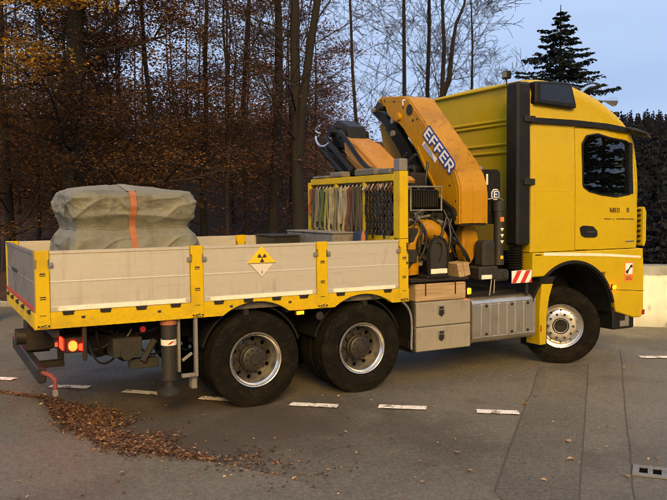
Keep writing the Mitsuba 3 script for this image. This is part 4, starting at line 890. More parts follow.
# inside the cab
ins = P_('cab_floor', bx(4.1, 5.9, -1.15, 1.15, 1.60, 1.66), 'interior')
for y in (-0.62, 0.62):
    s_ = P_('seat', cat(bx(4.95, 5.45, y-0.25, y+0.25, 1.85, 2.15, 0.05)), 'seat_fabric')
    obj('backrest', rot(bx(4.88, 5.02, y-0.25, y+0.25, 2.1, 2.85, 0.05), -0.12, (0, 1, 0), (4.95, y, 2.1)), 'seat_fabric', s_)
    obj('headrest', bx(4.80, 4.90, y-0.14, y+0.14, 2.84, 3.02, 0.04), 'seat_fabric', s_)
P_('dashboard', bx(5.62, 5.92, -1.12, 1.12, 1.9, 2.36, 0.06), 'interior')
sw = trimesh.creation.torus(0.22, 0.018, 32, 10); P_('steering_wheel', mv(rot(sw, 1.0, (0, 1, 0)), (5.5, 0.62, 2.32)), 'print_black')
for y, z in ((-1.06, 2.76),):
    sc_ = P_('mirror_screen', bx(5.74, 5.78, y-0.07, y+0.07, z-0.17, z+0.17, 0.01), 'print_black')
    for i in range(3): obj('display_line', bx(5.733, 5.739, y-0.06, y+0.06, z+0.06-i*0.085, z+0.075-i*0.085, 0.001), 'print_white', sc_)
# ---- lower cab: wings, bumper, step
low = Polygon([(3.955, 1.235), (3.955, 1.555), (6.05, 1.553), (6.075, 1.2), (6.075, 0.62), (6.03, 0.55), (5.90, 0.55), (5.52, 0.66), (5.47, 0.83), (5.30, 0.83), (5.30, 1.235)]).buffer(0)
low = low.difference(Point(4.67, 0.62).buffer(0.80, quad_segs=32))
low = low.buffer(-0.006).buffer(0.006, quad_segs=3)
low = max(getattr(low, 'geoms', [low]), key=lambda g_: g_.area)
wing = P_('front_wing', cat(bevel_ext(low, 'xz', -1.255, -0.98, 0.014, -1)), 'cab_yellow', 25, label='yellow wing round the front wheel')
P_('front_wing', cat(bevel_ext(low, 'xz', 0.98, 1.255, 0.014, 1)), 'cab_yellow', 25, label='far side front wing')
a = np.linspace(0.05, PI-0.10, 40)
lip = Polygon([(4.67+0.812*math.cos(t), 0.62+0.812*math.sin(t)) for t in a]+[(4.67+0.775*math.cos(t), 0.62+0.775*math.sin(t)) for t in a[::-1]]).intersection(sbox(3.95, 0.80, 5.6, 1.6))
obj('arch_lip', ext(lip, 'xz', -1.270, -0.72), 'black_plastic', wing)
obj('wheel_house', ext(Polygon([(4.67+0.775*math.cos(t), 0.62+0.775*math.sin(t)) for t in a]+[(4.67+0.76*math.cos(t), 0.62+0.76*math.sin(t)) for t in a[::-1]]), 'xz', -1.24, -0.30), 'black_plastic', wing)
obj('reflective_strip', ext(Polygon([(4.14, 1.578-0.02), (4.14, 1.535-0.02), (5.2, 1.49-0.02), (6.0, 1.415), (6.0, 1.445), (5.2, 1.53-0.02)]), 'xz', -1.2575, -1.254), 'tape_white', wing)
obj('side_text', cat(bx(3.99, 4.10, -1.2575, -1.254, 1.52, 1.535, 0.0005)), 'print_black', wing)
obj('panel_line', ext(LineString([(5.46, 0.985), (6.07, 0.93)]).buffer(0.004), 'xz', -1.2565, -1.2535), 'print_black', wing)
obj('front_lower', cat(bx(5.75, 6.08, -0.98, 0.98, 0.55, 1.50, 0.03)), 'cab_yellow', wing)
P_('engine_tunnel', bx(4.05, 5.8, -0.5, 0.5, 0.75, 1.56), 'chassis_black')
P_('cab_underside', bx(3.96, 5.9, -1.0, 1.0, 1.40, 1.55), 'chassis_black')
P_('front_panel', bx(5.98, 6.05, -1.04, 1.04, 1.50, 2.22, 0.02), 'black_plastic')
stp = P_('entry_step', bx(5.49, 5.92, -1.225, -0.85, 0.40, 0.74, 0.02), 'black_plastic', label='black entry step below the door')
obj('tread', ext(Polygon([(5.62, 0.44), (5.80, 0.44), (5.80, 0.62), (5.73, 0.62), (5.72, 0.52), (5.62, 0.52)]), 'xz', -1.232, -1.222), 'galvanized', stp)
ws = P_('warning_sticker', bx(5.665, 5.845, -1.260, -1.2545, 1.09, 1.37, 0.001), 'print_orange', label='orange warning sticker on the front wing')
obj('picture_field', bx(5.683, 5.827, -1.2625, -1.2595, 1.19, 1.35, 0.0005), 'print_white', ws)
obj('pictogram', cat(ext(Polygon([(5.695, 1.205), (5.735, 1.225), (5.80, 1.30), (5.785, 1.325), (5.745, 1.265), (5.70, 1.245)]), 'xz', -1.2645, -1.262), ext(Point(5.80, 1.305).buffer(0.022), 'xz', -1.2645, -1.262), ext(Point(5.715, 1.225).buffer(0.026), 'xz', -1.2645, -1.262), bx(5.69, 5.82, -1.2625, -1.2595, 1.13, 1.138, 0.0005), bx(5.69, 5.82, -1.2625, -1.2595, 1.11, 1.118, 0.0005), bx(5.69, 5.80, -1.2625, -1.2595, 1.15, 1.158, 0.0005)), 'print_black', ws)
ml = P_('side_marker', bx(5.40, 5.49, -1.27, -1.20, 0.985, 1.06, 0.008), 'black_plastic', label='lit amber turn lamp at the edge of the front wheel arch')
lamp('lens', bx(5.412, 5.478, -1.292, -1.272, 0.992, 1.052, 0.01), (3.0, 0.24, 0.006), ml)
P_('bumper_lamp', bx(6.03, 6.10, -1.262, -1.20, 0.585, 0.66, 0.01), 'lens_red')
mg = P_('front_mudguard', ext(Polygon([(4.075, 0.32), (4.065, 0.75), (4.10, 1.135), (4.30, 1.13), (4.235, 0.95), (4.195, 0.70), (4.185, 0.32)]), 'xz', -1.26, -1.0), 'cab_yellow', 25, label='yellow mud flap panel behind the front wheel')
obj('joint_band', ext(Polygon([(4.085, 1.14), (4.07, 1.225), (4.36, 1.225), (4.30, 1.14)]), 'xz', -1.252, -1.0), 'black_plastic', mg)
obj('flap', bx(4.19, 4.215, -1.25, -0.75, 0.25, 0.95), 'black_plastic', mg)
obj('reflector', bx(4.085, 4.105, -1.266, -1.258, 0.50, 0.58, 0.002), 'lens_red', mg)
# headlights: lit
for sd in (-1, 1):
    h = P_('headlight', bx(6.05, 6.10, sd*1.0-0.20, sd*1.0+0.20, 0.72, 0.98, 0.02), 'black_plastic', label='lit headlight on the side facing the viewer' if sd < 0 else 'lit headlight on the far side')
    lamp('lens', bx(6.101, 6.108, sd*1.0-0.13, sd*1.0+0.13, 0.78, 0.92, 0.003), (4, 3.5, 2.4), h)
    scene[f'headlight_beam_{0 if sd<0 else 1}'] = {'type': 'spot', 'to_world': T().look_at(origin=[6.14, sd*1.0, 0.85], target=[8.2, sd*1.0+1.35, 0.74], up=[0, 0, 1]), 'intensity': rgb(4.6, 3.8, 2.1), 'cutoff_angle': 34, 'beam_width': 6}

# ---- headboard rack
XR0, XR1 = 1.845, 1.965
rk = P_('sling_rack', cat(bx(XR0, XR1, S-0.008, -1.135, 1.805, 2.612, 0.006)), 'bed_yellow', label='yellow headboard rack hung with slings and chains')
obj('post', bx(XR0, XR1, 1.10, 1.19, 1.80, 2.54), 'bed_yellow', rk)
obj('top_rail', bx(XR0, XR1, -1.133, 1.098, 2.500, 2.585), 'bed_yellow', rk)
for y in (0.335, -0.425): obj('divider', bx(XR0, XR1, y-0.03, y+0.03, 1.83, 2.498), 'bed_yellow', rk)
obj('lower_rail', bx(XR0, XR1, -1.133, 1.098, 1.76, 1.828), 'bed_yellow', rk)
obj('hook_bar', cyl((1.90, -1.12, 2.46), (1.90, 1.09, 2.46), 0.014, 8), 'steel_dark', rk)
hk = [cyl((1.89, y, 2.49), (1.83, y, 2.40), 0.012, 6) for y in np.arange(-1.05, 1.05, 0.105)]
objs('hook', hk, 'galvanized', rk)
obj('stencil_marks', cat(*[bx(1.93, 1.945, S-0.0235, S-0.018, z, z+0.03, 0.0005) for z in (1.50, 1.66, 1.70, 1.73)]), 'print_black', rk)
obj('board', board_profile(-1.13, 1.255, 1.256, 1.20, 1.755, 1).apply_transform(np.array([[0, 1, 0, 0.62], [1, 0, 0, 0], [0, 0, 1, 0], [0, 0, 0, 1.0]])), 'board_alu', rk)
def strap(y, z0, mat, w, seed, label, cat_, group=None, rope=False):
    r = np.random.default_rng(seed); x = 1.842+r.uniform(-0.01, 0.01)
    t = thing('lifting_sling', label, cat_, group)
    dy = w; pts = []
    top = 2.43
    for s in np.linspace(0, 1, 14):
        pts.append((x+0.015*math.sin(s*7+seed), y-dy*(0.25+0.5*s)+0.012*math.sin(s*9+seed), top-(top-z0)*s))
    pts2 = [(x-0.03+0.01*math.sin(q*5), y+dy*(0.25+0.35*q)+0.012*math.sin(q*8+seed*2), top-(top-z0)*q) for q in np.linspace(1, 0, 14)]
    rad = 0.016 if rope else 0.021
    m = tube(np.array(pts+[(x-0.02, y, z0-0.03)]+pts2), rad, 7)
    if not rope:  # flat webbing: squashed across x, widened along y
        v = np.array(m.vertices); m.vertices = np.c_[v[:, 0], v[:, 1], v[:, 2]]
    obj('loop', m, mat, t, smooth=60)
    m2 = tube(np.array([(x-0.012, y+0.02*math.sin(q*6+seed), top+0.02-(top-z0+0.02)*q*0.86) for q in np.linspace(0, 1, 10)]), rad*1.15, 7)
    obj('strand', m2, mat, t, smooth=60)
sl = [(1.02, 2.10, 'sling_red', 0.07, 'red rope sling, outermost at the left of the rack'), (0.93, 1.92, 'sling_dark', 0.05, 'dark strap hanging beside the red rope sling'), (0.83, 1.90, 'sling_grey', 0.05, 'grey strap left of the green strap in the rack'), (0.70, 1.90, 'sling_green', 0.06, 'green lifting strap in the left bay of the rack'),
      (0.55, 1.88, 'sling_yellow', 0.08, 'olive-yellow rope sling beside the green strap'), (0.42, 1.88, 'sling_cream', 0.05, 'pale strap at the right end of the left bay'),
      (0.24, 1.87, 'sling_grey', 0.05, 'grey strap first in the middle bay'), (0.13, 1.88, 'sling_cream', 0.07, 'cream lifting strap in the middle bay'), (0.02, 1.87, 'sling_cream', 0.05, 'cream strap left of the red-brown strap'),
      (-0.10, 1.88, 'sling_brown', 0.08, 'red-brown lifting strap in the middle bay'), (-0.23, 1.86, 'sling_dark', 0.07, 'dark strap right of the red-brown strap'), (-0.34, 1.86, 'sling_dark', 0.05, 'dark strap at the right end of the middle bay')]
for i, (y, z0, mt, w_, lab) in enumerate(sl): strap(y, z0, mt, w_, i+1, lab, 'lifting sling', rope=(i in (0, 4)))
lnk = trimesh.creation.torus(0.017, 0.0055, 10, 5); lnk.apply_scale((1.0, 1.55, 1.0)); lnk = rot(lnk, PI/2, (1, 0, 0))
lnk2 = rot(lnk, PI/2, (0, 0, 1))
for i, y in enumerate((-0.50, -0.58, -0.66, -0.75, -0.83, -0.91, -0.99, -1.07)):
    nth = ('chain next to the divider of the rack', 'second chain from the divider of the rack', 'third chain from the divider of the rack', 'fourth chain from the divider of the rack', 'fourth chain from the right post of the rack', 'third chain from the right post of the rack', 'second chain from the right post of the rack', 'chain next to the right post of the rack')[i]
    t = thing('lifting_chain', 'rusty dark '+nth, 'chain', 'chains in the right bay of the rack')
    ms = []; zb = 1.84+0.03*math.sin(i*2.3)
    for s in (-1, 1):
        for j, z in enumerate(np.arange(2.40, zb, -0.041)):
            ms.append(mv(lnk if j % 2 else lnk2, (1.845+0.014*s+0.008*math.sin(j*0.7+i), y+s*0.017+0.010*math.sin(j*0.5+i*2), z)))
    obj('links', cat(*ms), 'chain_rust', t, smooth=60)
    obj('hook', tube(spline([(1.845, y, 2.47), (1.83, y, 2.43), (1.82, y+0.012, 2.40), (1.845, y+0.02, 2.385)], 10), 0.012, 7), 'sling_brown' if i % 2 else 'galvanized', t, smooth=60)
# timbers lying on the rack
for y0, y1, h, lab in ((0.13, 0.50, 0.075, 'grey wooden block on the rack, leftmost of three'), (-0.70, -0.20, 0.085, 'long grey wooden block in the middle of the rack top'), (-1.06, -0.78, 0.07, 'grey wooden block on the rack nearest the crane side')):
    t = thing('wood_block', lab, 'wood block'); obj('block', bx(1.84, 1.97, y0, y1, 2.588, 2.588+h, 0.012), 'wood_grey', t)
t = thing('wood_block', 'thin grey plank end on the far left of the rack top', 'wood block'); obj('block', bx(1.84, 1.97, 0.62, 1.02, 2.588, 2.625, 0.008), 'wood_grey', t)
P_('rack_stub', bx(1.845, 1.96, S-0.005, -1.14, 2.614, 2.76, 0.008), 'galvanized')
# ---- things lying in the load bed in front of the rack
t = thing('storage_box', 'long grey aluminium box lying before the sling rack', 'box'); obj('body', bx(1.46, 1.80, -0.30, 1.10, 1.19, 1.838, 0.012), 'galvanized', t); obj('lid', bx(1.45, 1.805, -0.31, 1.11, 1.84, 1.863, 0.008), 'galvanized', t)
t = thing('storage_box', 'flat dark box lying behind the middle board', 'box'); obj('body', bx(1.02, 1.40, 0.55, 1.20, 1.19, 1.79, 0.012), 'steel_dark', t); obj('lid', bx(1.01, 1.41, 0.54, 1.21, 1.792, 1.812, 0.006), 'steel_grey', t)
t = thing('blue_tub', 'small dark blue tub between the grey box and the hanging chains', 'tub'); obj('body', bx(1.68, 1.80, -0.62, -0.42, 1.19, 1.875, 0.02), 'blue_tub', t)
t = thing('orange_bag', 'small orange rag hanging below the chains', 'rag'); bg = trimesh.creation.icosphere(3, 1.0); bg.apply_scale((0.03, 0.035, 0.10)); bg.apply_translation((1.70, -0.66, 1.78)); bv = np.array(bg.vertices); bg.vertices = bv+0.02*(meshkit.fbm(bv*14, 3)[:, None]-0.5); obj('body', bg, 'strap_orange', t, smooth=True)
# ---- crane
CR = P_('crane', cat(bx(2.62, 3.30, -0.36, 0.36, 1.06, 1.55, 0.03), bx(2.72, 3.20, -0.26, 0.26, 1.55, 2.75, 0.04)), 'steel_dark', label='orange folding loader crane between load bed and cab')
bo = [(0.75, 3.68), (0.68, 3.745), (0.59, 3.765), (0.0, 3.705), (-0.10, 3.655), (-0.17, 3.58), (-0.52, 3.25), (-1.02, 2.775), (-1.16, 2.61), (-1.235, 2.45), (-1.25, 2.34), (-1.25, 1.96), (-1.16, 1.95), (-1.02, 2.10), (-0.81, 2.27), (-0.5, 2.64), (-0.28, 2.95), (0.03, 3.26), (0.14, 3.34), (0.30, 3.40), (0.44, 3.50), (0.50, 3.62), (0.57, 3.63), (0.62, 3.55), (0.72, 3.58)]
boom = Polygon(bo).buffer(0.012, quad_segs=3).buffer(-0.012)
plate = lambda a, b: bevel_ext(boom, 'yz', a, b, 0.01, 0)
def top_skin(x0, x1):
    line = LineString([(0.66, 3.735), (0.59, 3.752), (0.0, 3.692), (-0.10, 3.642), (-0.17, 3.567), (-0.52, 3.237), (-1.01, 2.765), (-1.147, 2.605), (-1.223, 2.448), (-1.238, 2.34), (-1.238, 1.97)])
    return ext(line.buffer(0.014, cap_style=2, join_style=2), 'yz', x0, x1)
obj('boom', cat(plate(2.75, 2.775), plate(3.175, 3.20), top_skin(2.7755, 3.1745)), 'crane_orange', CR, smooth=30, label='broad orange main boom')
obj('boom_edge', ext(LineString([(-0.28-0.05, 2.95+0.03), (-0.55, 2.66), (-0.85, 2.30), (-1.06, 2.125), (-1.19, 2.05)]).buffer(0.012), 'yz', 2.738, 2.750), 'crane_orange', CR)
objs('cross_plate', [bx(2.7755, 3.1745, -1.235, -0.98, 1.94, 1.965, 0.004), bx(2.7755, 3.1745, 0.05, 0.09, 3.30, 3.66, 0.004)], 'steel_dark', CR)
# lettering on the boom
e1 = np.array([0, -0.737, -0.676]); e2 = np.array([0, -0.676, 0.737]); c0 = np.array([2.748, -0.795, 2.905])
tm = text('EFFER', 0.145, c0-e2*0.045+[-0.005, 0, 0], e1, e2, 0.004, True, True, 0.18, 1.34)
def fl(m):  # to plane coordinates of the label
    v = np.array(m.vertices)-c0; return v@e1, v@e2
u_, v_ = fl(tm)
tri = unary_union([Polygon(np.c_[u_[t], v_[t]]) for t in tm.faces if Polygon(np.c_[u_[t], v_[t]]).area > 1e-7])
blob = tri.buffer(0.034, quad_segs=4).buffer(-0.010)
blob = unary_union([g for g in getattr(blob, 'geoms', [blob])])
def on_label(poly, d0, d1):
    m = ext(poly, 'xy', 0, 1.0); v = np.array(m.vertices)
    w = c0+v[:, :1]*e1+v[:, 1:2]*e2+np.where(v[:, 2:3] > 0.5, 1, 0)*np.array([[-(d1-d0), 0, 0]])+np.array([[-d0, 0, 0]])
    return trimesh.Trimesh(w, m.faces, process=False)
obj('brand_backing', on_label(Polygon(max(getattr(blob, 'geoms', [blob]), key=lambda q: q.area).exterior), 0.0, 0.004), 'print_blue', CR, smooth=False)
obj('brand_lettering', tm, 'print_white', CR, smooth=False)
obj('data_plate', on_label(affinity.rotate(sbox(-0.33, -0.165, 0.06, -0.10), 2), 0.0, 0.0035), 'print_white', CR, smooth=False)
obj('data_lines', cat(*[on_label(sbox(-0.31+0.01*q, -0.158+q*0.016, 0.02-0.03*q, -0.151+q*0.016), 0.0035, 0.005) for q in range(4)]), 'print_blue', CR, smooth=False)
obj('boom_hole', lathe([(0, 0), (0.075, 0), (0.075, 0.006), (0, 0.006)], (0, 0, 0), 24).apply_transform(trimesh.transformations.rotation_matrix(PI/2, (0, 0, 1))).apply_translation((2.747, -0.14, 3.50)), 'print_black', CR)
xc = lambda y, z, x0, x1, rr, nn=24: cyl((x0, y, z), (x1, y, z), rr, nn)
obj('pin', xc(-0.15, 3.49, 2.735, 2.749, 0.035), 'steel_grey', CR); obj('pin', xc(0.12, 3.43, 2.70, 3.24, 0.055), 'crane_orange', CR); obj('pin', xc(0.61, 3.63, 2.70, 3.24, 0.06), 'steel_grey', CR)
obj('boom_label', cat(bx(2.743, 2.749, 0.015, 0.045, 3.58, 3.66, 0.001), bx(2.743, 2.749, -0.03, 0.02, 3.635, 3.66, 0.001)), 'print_white', CR)
obj('boom_marks', cat(xc(-0.22, 3.35, 2.744, 2.7495, 0.018, 10), xc(-0.32, 3.36, 2.744, 2.7495, 0.014, 10)), 'print_black', CR)
# link arms
lk_ = lambda pts, w_: ext(LineString(pts).buffer(w_, quad_segs=6), 'yz', 2.80, 2.88)
obj('link', cat(lk_([(0.86, 3.60), (0.62, 3.45), (0.32, 3.24)], 0.065), mv(lk_([(0.86, 3.60), (0.62, 3.45), (0.32, 3.24)], 0.065), (0.26, 0, 0)), lk_([(0.32, 3.44), (0.32, 3.22)], 0.075)), 'steel_dark', CR)
obj('link', cat(mv(lk_([(0.32, 3.24), (0.10, 3.02), (-0.28, 2.50)], 0.10), (-0.02, 0, 0)), mv(lk_([(0.32, 3.24), (0.10, 3.02)], 0.07), (0.26, 0, 0))), 'black_plastic', CR)
for y, z, q in ((0.86, 3.60, 0.04), (0.32, 3.40, 0.045), (0.32, 3.22, 0.045)): obj('pin', xc(y, z, 2.75, 3.20, q), 'galvanized', CR)
obj('arm_plate', ext(rpoly([(0.95, 3.42), (0.86, 3.16), (0.64, 2.72), (0.28, 2.68), (0.24, 3.02), (0.46, 3.20), (0.72, 3.42)], 0.04), 'yz', 2.93, 3.10), 'crane_orange', CR)
obj('lift_cylinder', cat(cyl((2.97, 0.05, 3.0), (2.97, -0.62, 2.02), 0.085, 20), cyl((2.97, -0.62, 2.02), (2.97, -0.86, 1.67), 0.05, 16)), 'black_plastic', CR)
# outer boom, folded down to the left
def oblique(x0, x1, pts): return bevel_ext(Polygon(pts), 'yz', x0, x1, 0.03, 0)
obj('outer_boom', oblique(2.03, 2.42, [(0.43, 3.16), (0.06, 3.04), (-0.80, 2.52), (-0.66, 2.36), (0.10, 2.68), (0.37, 2.84)]), 'boom_orange', CR, smooth=30, label='salmon-orange outer boom folded behind the rack')
objs('outer_boom_rib', (oblique(2.42, 2.46, [(0.40, 3.11), (0.06, 2.99), (-0.70, 2.53), (-0.62, 2.44), (0.08, 2.75), (0.35, 2.90)]), oblique(1.995, 2.03, [(0.36, 3.07), (0.10, 2.98), (-0.60, 2.55), (-0.55, 2.50), (0.08, 2.79), (0.33, 2.93)])), 'boom_orange', CR)
obj('boom_head', cat(oblique(2.08, 2.38, [(1.02, 3.33), (0.74, 3.42), (0.40, 3.30), (0.34, 3.10), (0.48, 2.98), (0.80, 3.02)]), xc(0.80, 3.26, 2.0, 2.46, 0.07), xc(0.52, 3.20, 2.0, 2.46, 0.06)), 'black_plastic', CR)
objs('extension_cylinder', (cyl((2.0, 0.95, 3.18), (2.0, 0.10, 2.66), 0.05, 14), cyl((2.0, 1.00, 3.02), (2.0, 0.25, 2.58), 0.05, 14), cyl((2.15, 1.12, 2.95), (2.15, 0.35, 2.60), 0.07, 14)), 'black_plastic', CR)
objs('pipe', (tube(spline([(1.99, 1.20, 3.22), (1.95, 1.08, 3.12), (1.95, 0.92, 3.06), (1.97, 0.74, 3.10)], 16), 0.016, 8), tube(spline([(2.0, 1.05, 3.25), (1.96, 1.15, 3.30), (1.96, 1.02, 3.36)], 10), 0.014, 8)), 'chrome', CR)
hs = []
hr = np.random.default_rng(12)
for i in range(10):
    a = np.array([2.05+hr.uniform(0, .3), hr.uniform(0.5, 1.0), hr.uniform(3.0, 3.35)]); b = np.array([2.1+hr.uniform(0, .4), hr.uniform(-0.1, 1.0), hr.uniform(2.4, 2.8)])
    hs.append(tube(spline([a, (a+b)/2+[hr.uniform(-.15, .1), hr.uniform(0, .25), hr.uniform(-.1, .2)], b], 12), 0.013, 6))
for i in range(26):
    a = np.array([2.2+hr.uniform(0, .7), hr.uniform(-0.95, 0.5), hr.uniform(2.0, 2.9)]); b = a+np.array([hr.uniform(-.25, .35), hr.uniform(-.35, .35), -hr.uniform(.35, .95)])
    b[2] = max(b[2], 1.25)
    hs.append(tube(spline([a, (a+b)/2+hr.normal(0, .12, 3), b], 12), hr.choice([0.011, 0.015, 0.02]), 6))
for i in range(16):
    a = np.array([hr.uniform(2.06, 2.75), hr.uniform(-1.2, -1.02), hr.uniform(1.75, 2.15)]); b = np.array([a[0]+hr.uniform(-.2, .3), hr.uniform(-1.2, -0.9), hr.uniform(1.32, 1.6)])
    hs.append(tube(spline([a, a*0.6+b*0.4+[hr.uniform(-.12, .12), -0.05, 0.05], b], 14), hr.choice([0.012, 0.016, 0.02]), 7))
for dx in (0.0, 0.045, 0.09):
    hs.append(tube(spline([(2.80+dx, 0.55, 3.30), (2.80+dx, 0.1, 2.95), (2.78+dx, -0.35, 2.45), (2.70+dx, -0.7, 2.2)], 20), 0.016, 7))
    hs.append(tube(spline([(1.99, 0.75-dx, 3.24), (1.97, 0.50-dx, 3.22), (1.98, 0.15-dx, 2.98), (1.98, -0.35-dx, 2.68)], 18), 0.012, 7))
obj('hoses', cat(*hs), 'black_hose', CR, smooth=60)
objs('boom_bolt', [cyl((2.742, y, z), (2.7495, y, z), 0.013, 8) for y, z in [(0.5, 3.70), (0.25, 3.66), (0.02, 3.55), (0.60, 3.71), (-1.18, 2.25), (-1.18, 2.10), (-1.05, 2.45)]], 'steel_dark', CR)
obj('weld_seam', ext(LineString([(0.55, 3.69), (0.02, 3.635), (-0.10, 3.585), (-0.55, 3.14), (-1.0, 2.70), (-1.13, 2.53), (-1.185, 2.40), (-1.19, 2.20)]).buffer(0.004), 'yz', 2.7465, 2.7515), 'crane_orange', CR)

# valve bank and cooler on the right of the column
vb = obj('valve_bank', cat(bx(2.16, 2.60, -1.02, -0.62, 2.17, 2.40, 0.015), bx(2.10, 2.66, -0.70, -0.2, 2.42, 2.62, 0.02)), 'steel_dark', CR)
obj('guard_frame', cat(tube([(2.12, -1.10, 2.13), (2.12, -1.10, 2.43), (2.58, -1.10, 2.43), (2.58, -1.10, 2.13)], 0.013, 8), tube([(2.12, -1.10, 2.14), (2.58, -1.10, 2.14)], 0.010, 8), tube([(1.97, -1.10, 2.43), (2.12, -1.10, 2.43)], 0.012, 8), tube([(1.97, -1.10, 2.50), (2.10, -1.08, 2.49)], 0.012, 8)), 'galvanized', CR)
obj('fins', cat(*[bx(2.17+i*0.035, 2.18+i*0.035, -1.045, -1.022, 2.18, 2.39, 0.002) for i in range(12)]), 'black_plastic', CR)
obj('fittings', cat(*[cat(cyl((hr.uniform(2.1, 2.7), y, z), (hr.uniform(2.1, 2.7), y, z+0.05), 0.02, 8), bx(q, q+0.06, y-0.03, y, z-0.06, z-0.01)) for y, z, q in [(hr.uniform(-1.1, -0.7), hr.uniform(1.4, 2.1), hr.uniform(2.05, 2.7)) for _ in range(22)]]), 'galvanized', CR)
objs('manifold_block', (bx(2.06, 2.22, -1.12, -0.9, 1.75, 1.92), bx(2.05, 2.19, -1.14, -0.95, 1.50, 1.66), bx(2.52, 2.70, -0.98, -0.7, 1.98, 2.10), bx(2.08, 2.30, -1.0, -0.8, 1.96, 2.12)), 'steel_grey', CR)
obj('stay', cat(bx(2.95, 3.15, -0.72, -0.40, 1.2, 2.1, 0.03)), 'black_plastic', CR)
# orange stabiliser housing and slotted foot carrier
obj('stabilizer_housing', tube(spline([(2.20, -1.0, 1.34), (2.18, -1.0, 1.62), (2.26, -1.0, 1.84), (2.40, -1.0, 1.90), (2.56, -1.0, 1.82), (2.66, -1.0, 1.6)], 22), np.r_[np.linspace(0.085, 0.13, 8), np.full(14, 0.13)], 18), 'crane_orange', CR, smooth=60)
oval = Polygon([(2.30, 1.33), (2.285, 1.55), (2.29, 1.68), (2.33, 1.77), (2.42, 1.815), (2.51, 1.77), (2.55, 1.68), (2.555, 1.55), (2.54, 1.33)]).buffer(0.01)
slot = rpoly([(2.42, 1.46), (2.365, 1.60), (2.355, 1.68), (2.385, 1.735), (2.42, 1.745), (2.455, 1.735), (2.485, 1.68), (2.475, 1.60)], 0.02)
obj('foot_carrier', cat(bevel_ext(oval, 'xz', -1.235, -1.215, 0.006, 0), ext(oval.difference(slot), 'xz', -1.262, -1.236)), 'steel_grey', CR)
obj('slot', ext(slot.buffer(-0.002), 'xz', -1.2375, -1.2345), 'print_black', CR)
obj('carrier_rim', ext(oval.buffer(0.006).difference(oval.buffer(-0.018)), 'xz', -1.272, -1.255), 'black_plastic', CR)
obj('white_tag', bx(2.30, 2.545, -1.277, -1.263, 1.36, 1.42, 0.003), 'tape_white', CR)
obj('base_plate', cat(bx(2.26, 2.60, -1.26, -0.8, 1.302, 1.335)), 'steel_dark', CR)
obj('pivot_boss', cat(xc(-1.10, 2.08, 2.69, 3.22, 0.085), xc(-1.10, 2.08, 2.675, 2.69, 0.035)), 'steel_dark', CR)
obj('pivot_link', ext(LineString([(-1.10, 2.08), (-0.85, 2.20), (-0.62, 2.24)]).buffer(0.10), 'yz', 2.69, 2.745), 'black_plastic', CR)
obj('swing_arm', cat(ext(rpoly([(3.06, 1.38), (2.98, 1.62), (2.98, 1.86), (3.04, 1.94), (3.20, 1.92), (3.24, 1.74), (3.16, 1.50)], 0.05), 'xz', -1.0, -0.86)), 'crane_orange', CR)
# right stabiliser, oil tank
ot = obj('oil_tank', ext(rpoly([(3.22, 1.95), (3.22, 2.66), (3.54, 2.66), (3.54, 1.95)], 0.075, 5), 'xz', -1.08, -0.65), 'black_plastic', CR, smooth=50)
em = (3.455, 2.335)
obj('tank_emblem', cat(ext(Polygon([(em[0]+0.072*math.cos(a+PI/8), em[1]+0.078*math.sin(a+PI/8)) for a in np.arange(8)*PI/4]), 'xz', -1.086, -1.0805)), 'print_white', CR)
obj('emblem_field', cat(ext(Polygon([(em[0]+0.058*math.cos(a+PI/8), em[1]+0.064*math.sin(a+PI/8)) for a in np.arange(8)*PI/4]), 'xz', -1.0885, -1.0865)), 'print_blue', CR)
obj('emblem_letter', text('E', 0.085, (em[0], -1.0888, em[1]-0.042), (1, 0, 0), (0, 0, 1), 0.002, True), 'print_white', CR, smooth=False)
obj('tank_sight', bx(3.30, 3.33, -1.092, -1.081, 2.46, 2.60, 0.003), 'tape_white', CR)
obj('filler_cap', cyl((3.36, -0.86, 2.66), (3.36, -0.86, 2.71), 0.06, 18), 'galvanized', CR)
sl_ = obj('stabilizer_leg', cat(cyl((3.44, -1.17, 1.46), (3.44, -1.17, 2.12), 0.062, 22), cyl((3.44, -1.17, 2.12), (3.44, -1.17, 2.25), 0.074, 22), cyl((3.44, -1.17, 1.42), (3.44, -1.17, 1.50), 0.072, 22)), 'steel_grey', CR)
obj('leg_tag', cat(bx(3.415, 3.475, -1.237, -1.228, 1.98, 2.04, 0.002)), 'print_orange', CR)
obj('leg_tag', cat(bx(3.42, 3.465, -1.237, -1.228, 1.45, 1.54, 0.002)), 'sign_yellow', CR)
objs('leg_mark', [ext(Polygon([(3.415, z), (3.475, z), (3.445, z-0.045)]), 'xz', -1.236, -1.229) for z in (1.90, 1.82, 1.74)], 'tape_white', CR)
obj('hose_loop', tube(spline([(3.30, -1.12, 2.27), (3.45, -1.16, 2.285), (3.58, -1.10, 2.24)], 12), 0.010, 8), 'galvanized', CR)
obj('valve_block', cat(bx(3.14, 3.34, -1.24, -1.04, 1.40, 1.74, 0.03), bx(3.07, 3.38, -1.25, -1.0, 1.24, 1.41, 0.02), bx(3.34, 3.58, -1.24, -1.0, 1.21, 1.36, 0.03), cyl((3.50, -1.25, 1.30), (3.50, -1.1, 1.30), 0.05, 12)), 'steel_grey', CR)
obj('block_tag', bx(3.095, 3.26, -1.262, -1.251, 1.25, 1.305, 0.003), 'tape_white', CR)
objs('lever', (cyl((3.26, -1.25, 1.24), (3.22, -1.26, 1.04), 0.008, 6), cyl((3.31, -1.25, 1.24), (3.29, -1.26, 1.06), 0.008, 6)), 'galvanized', CR)
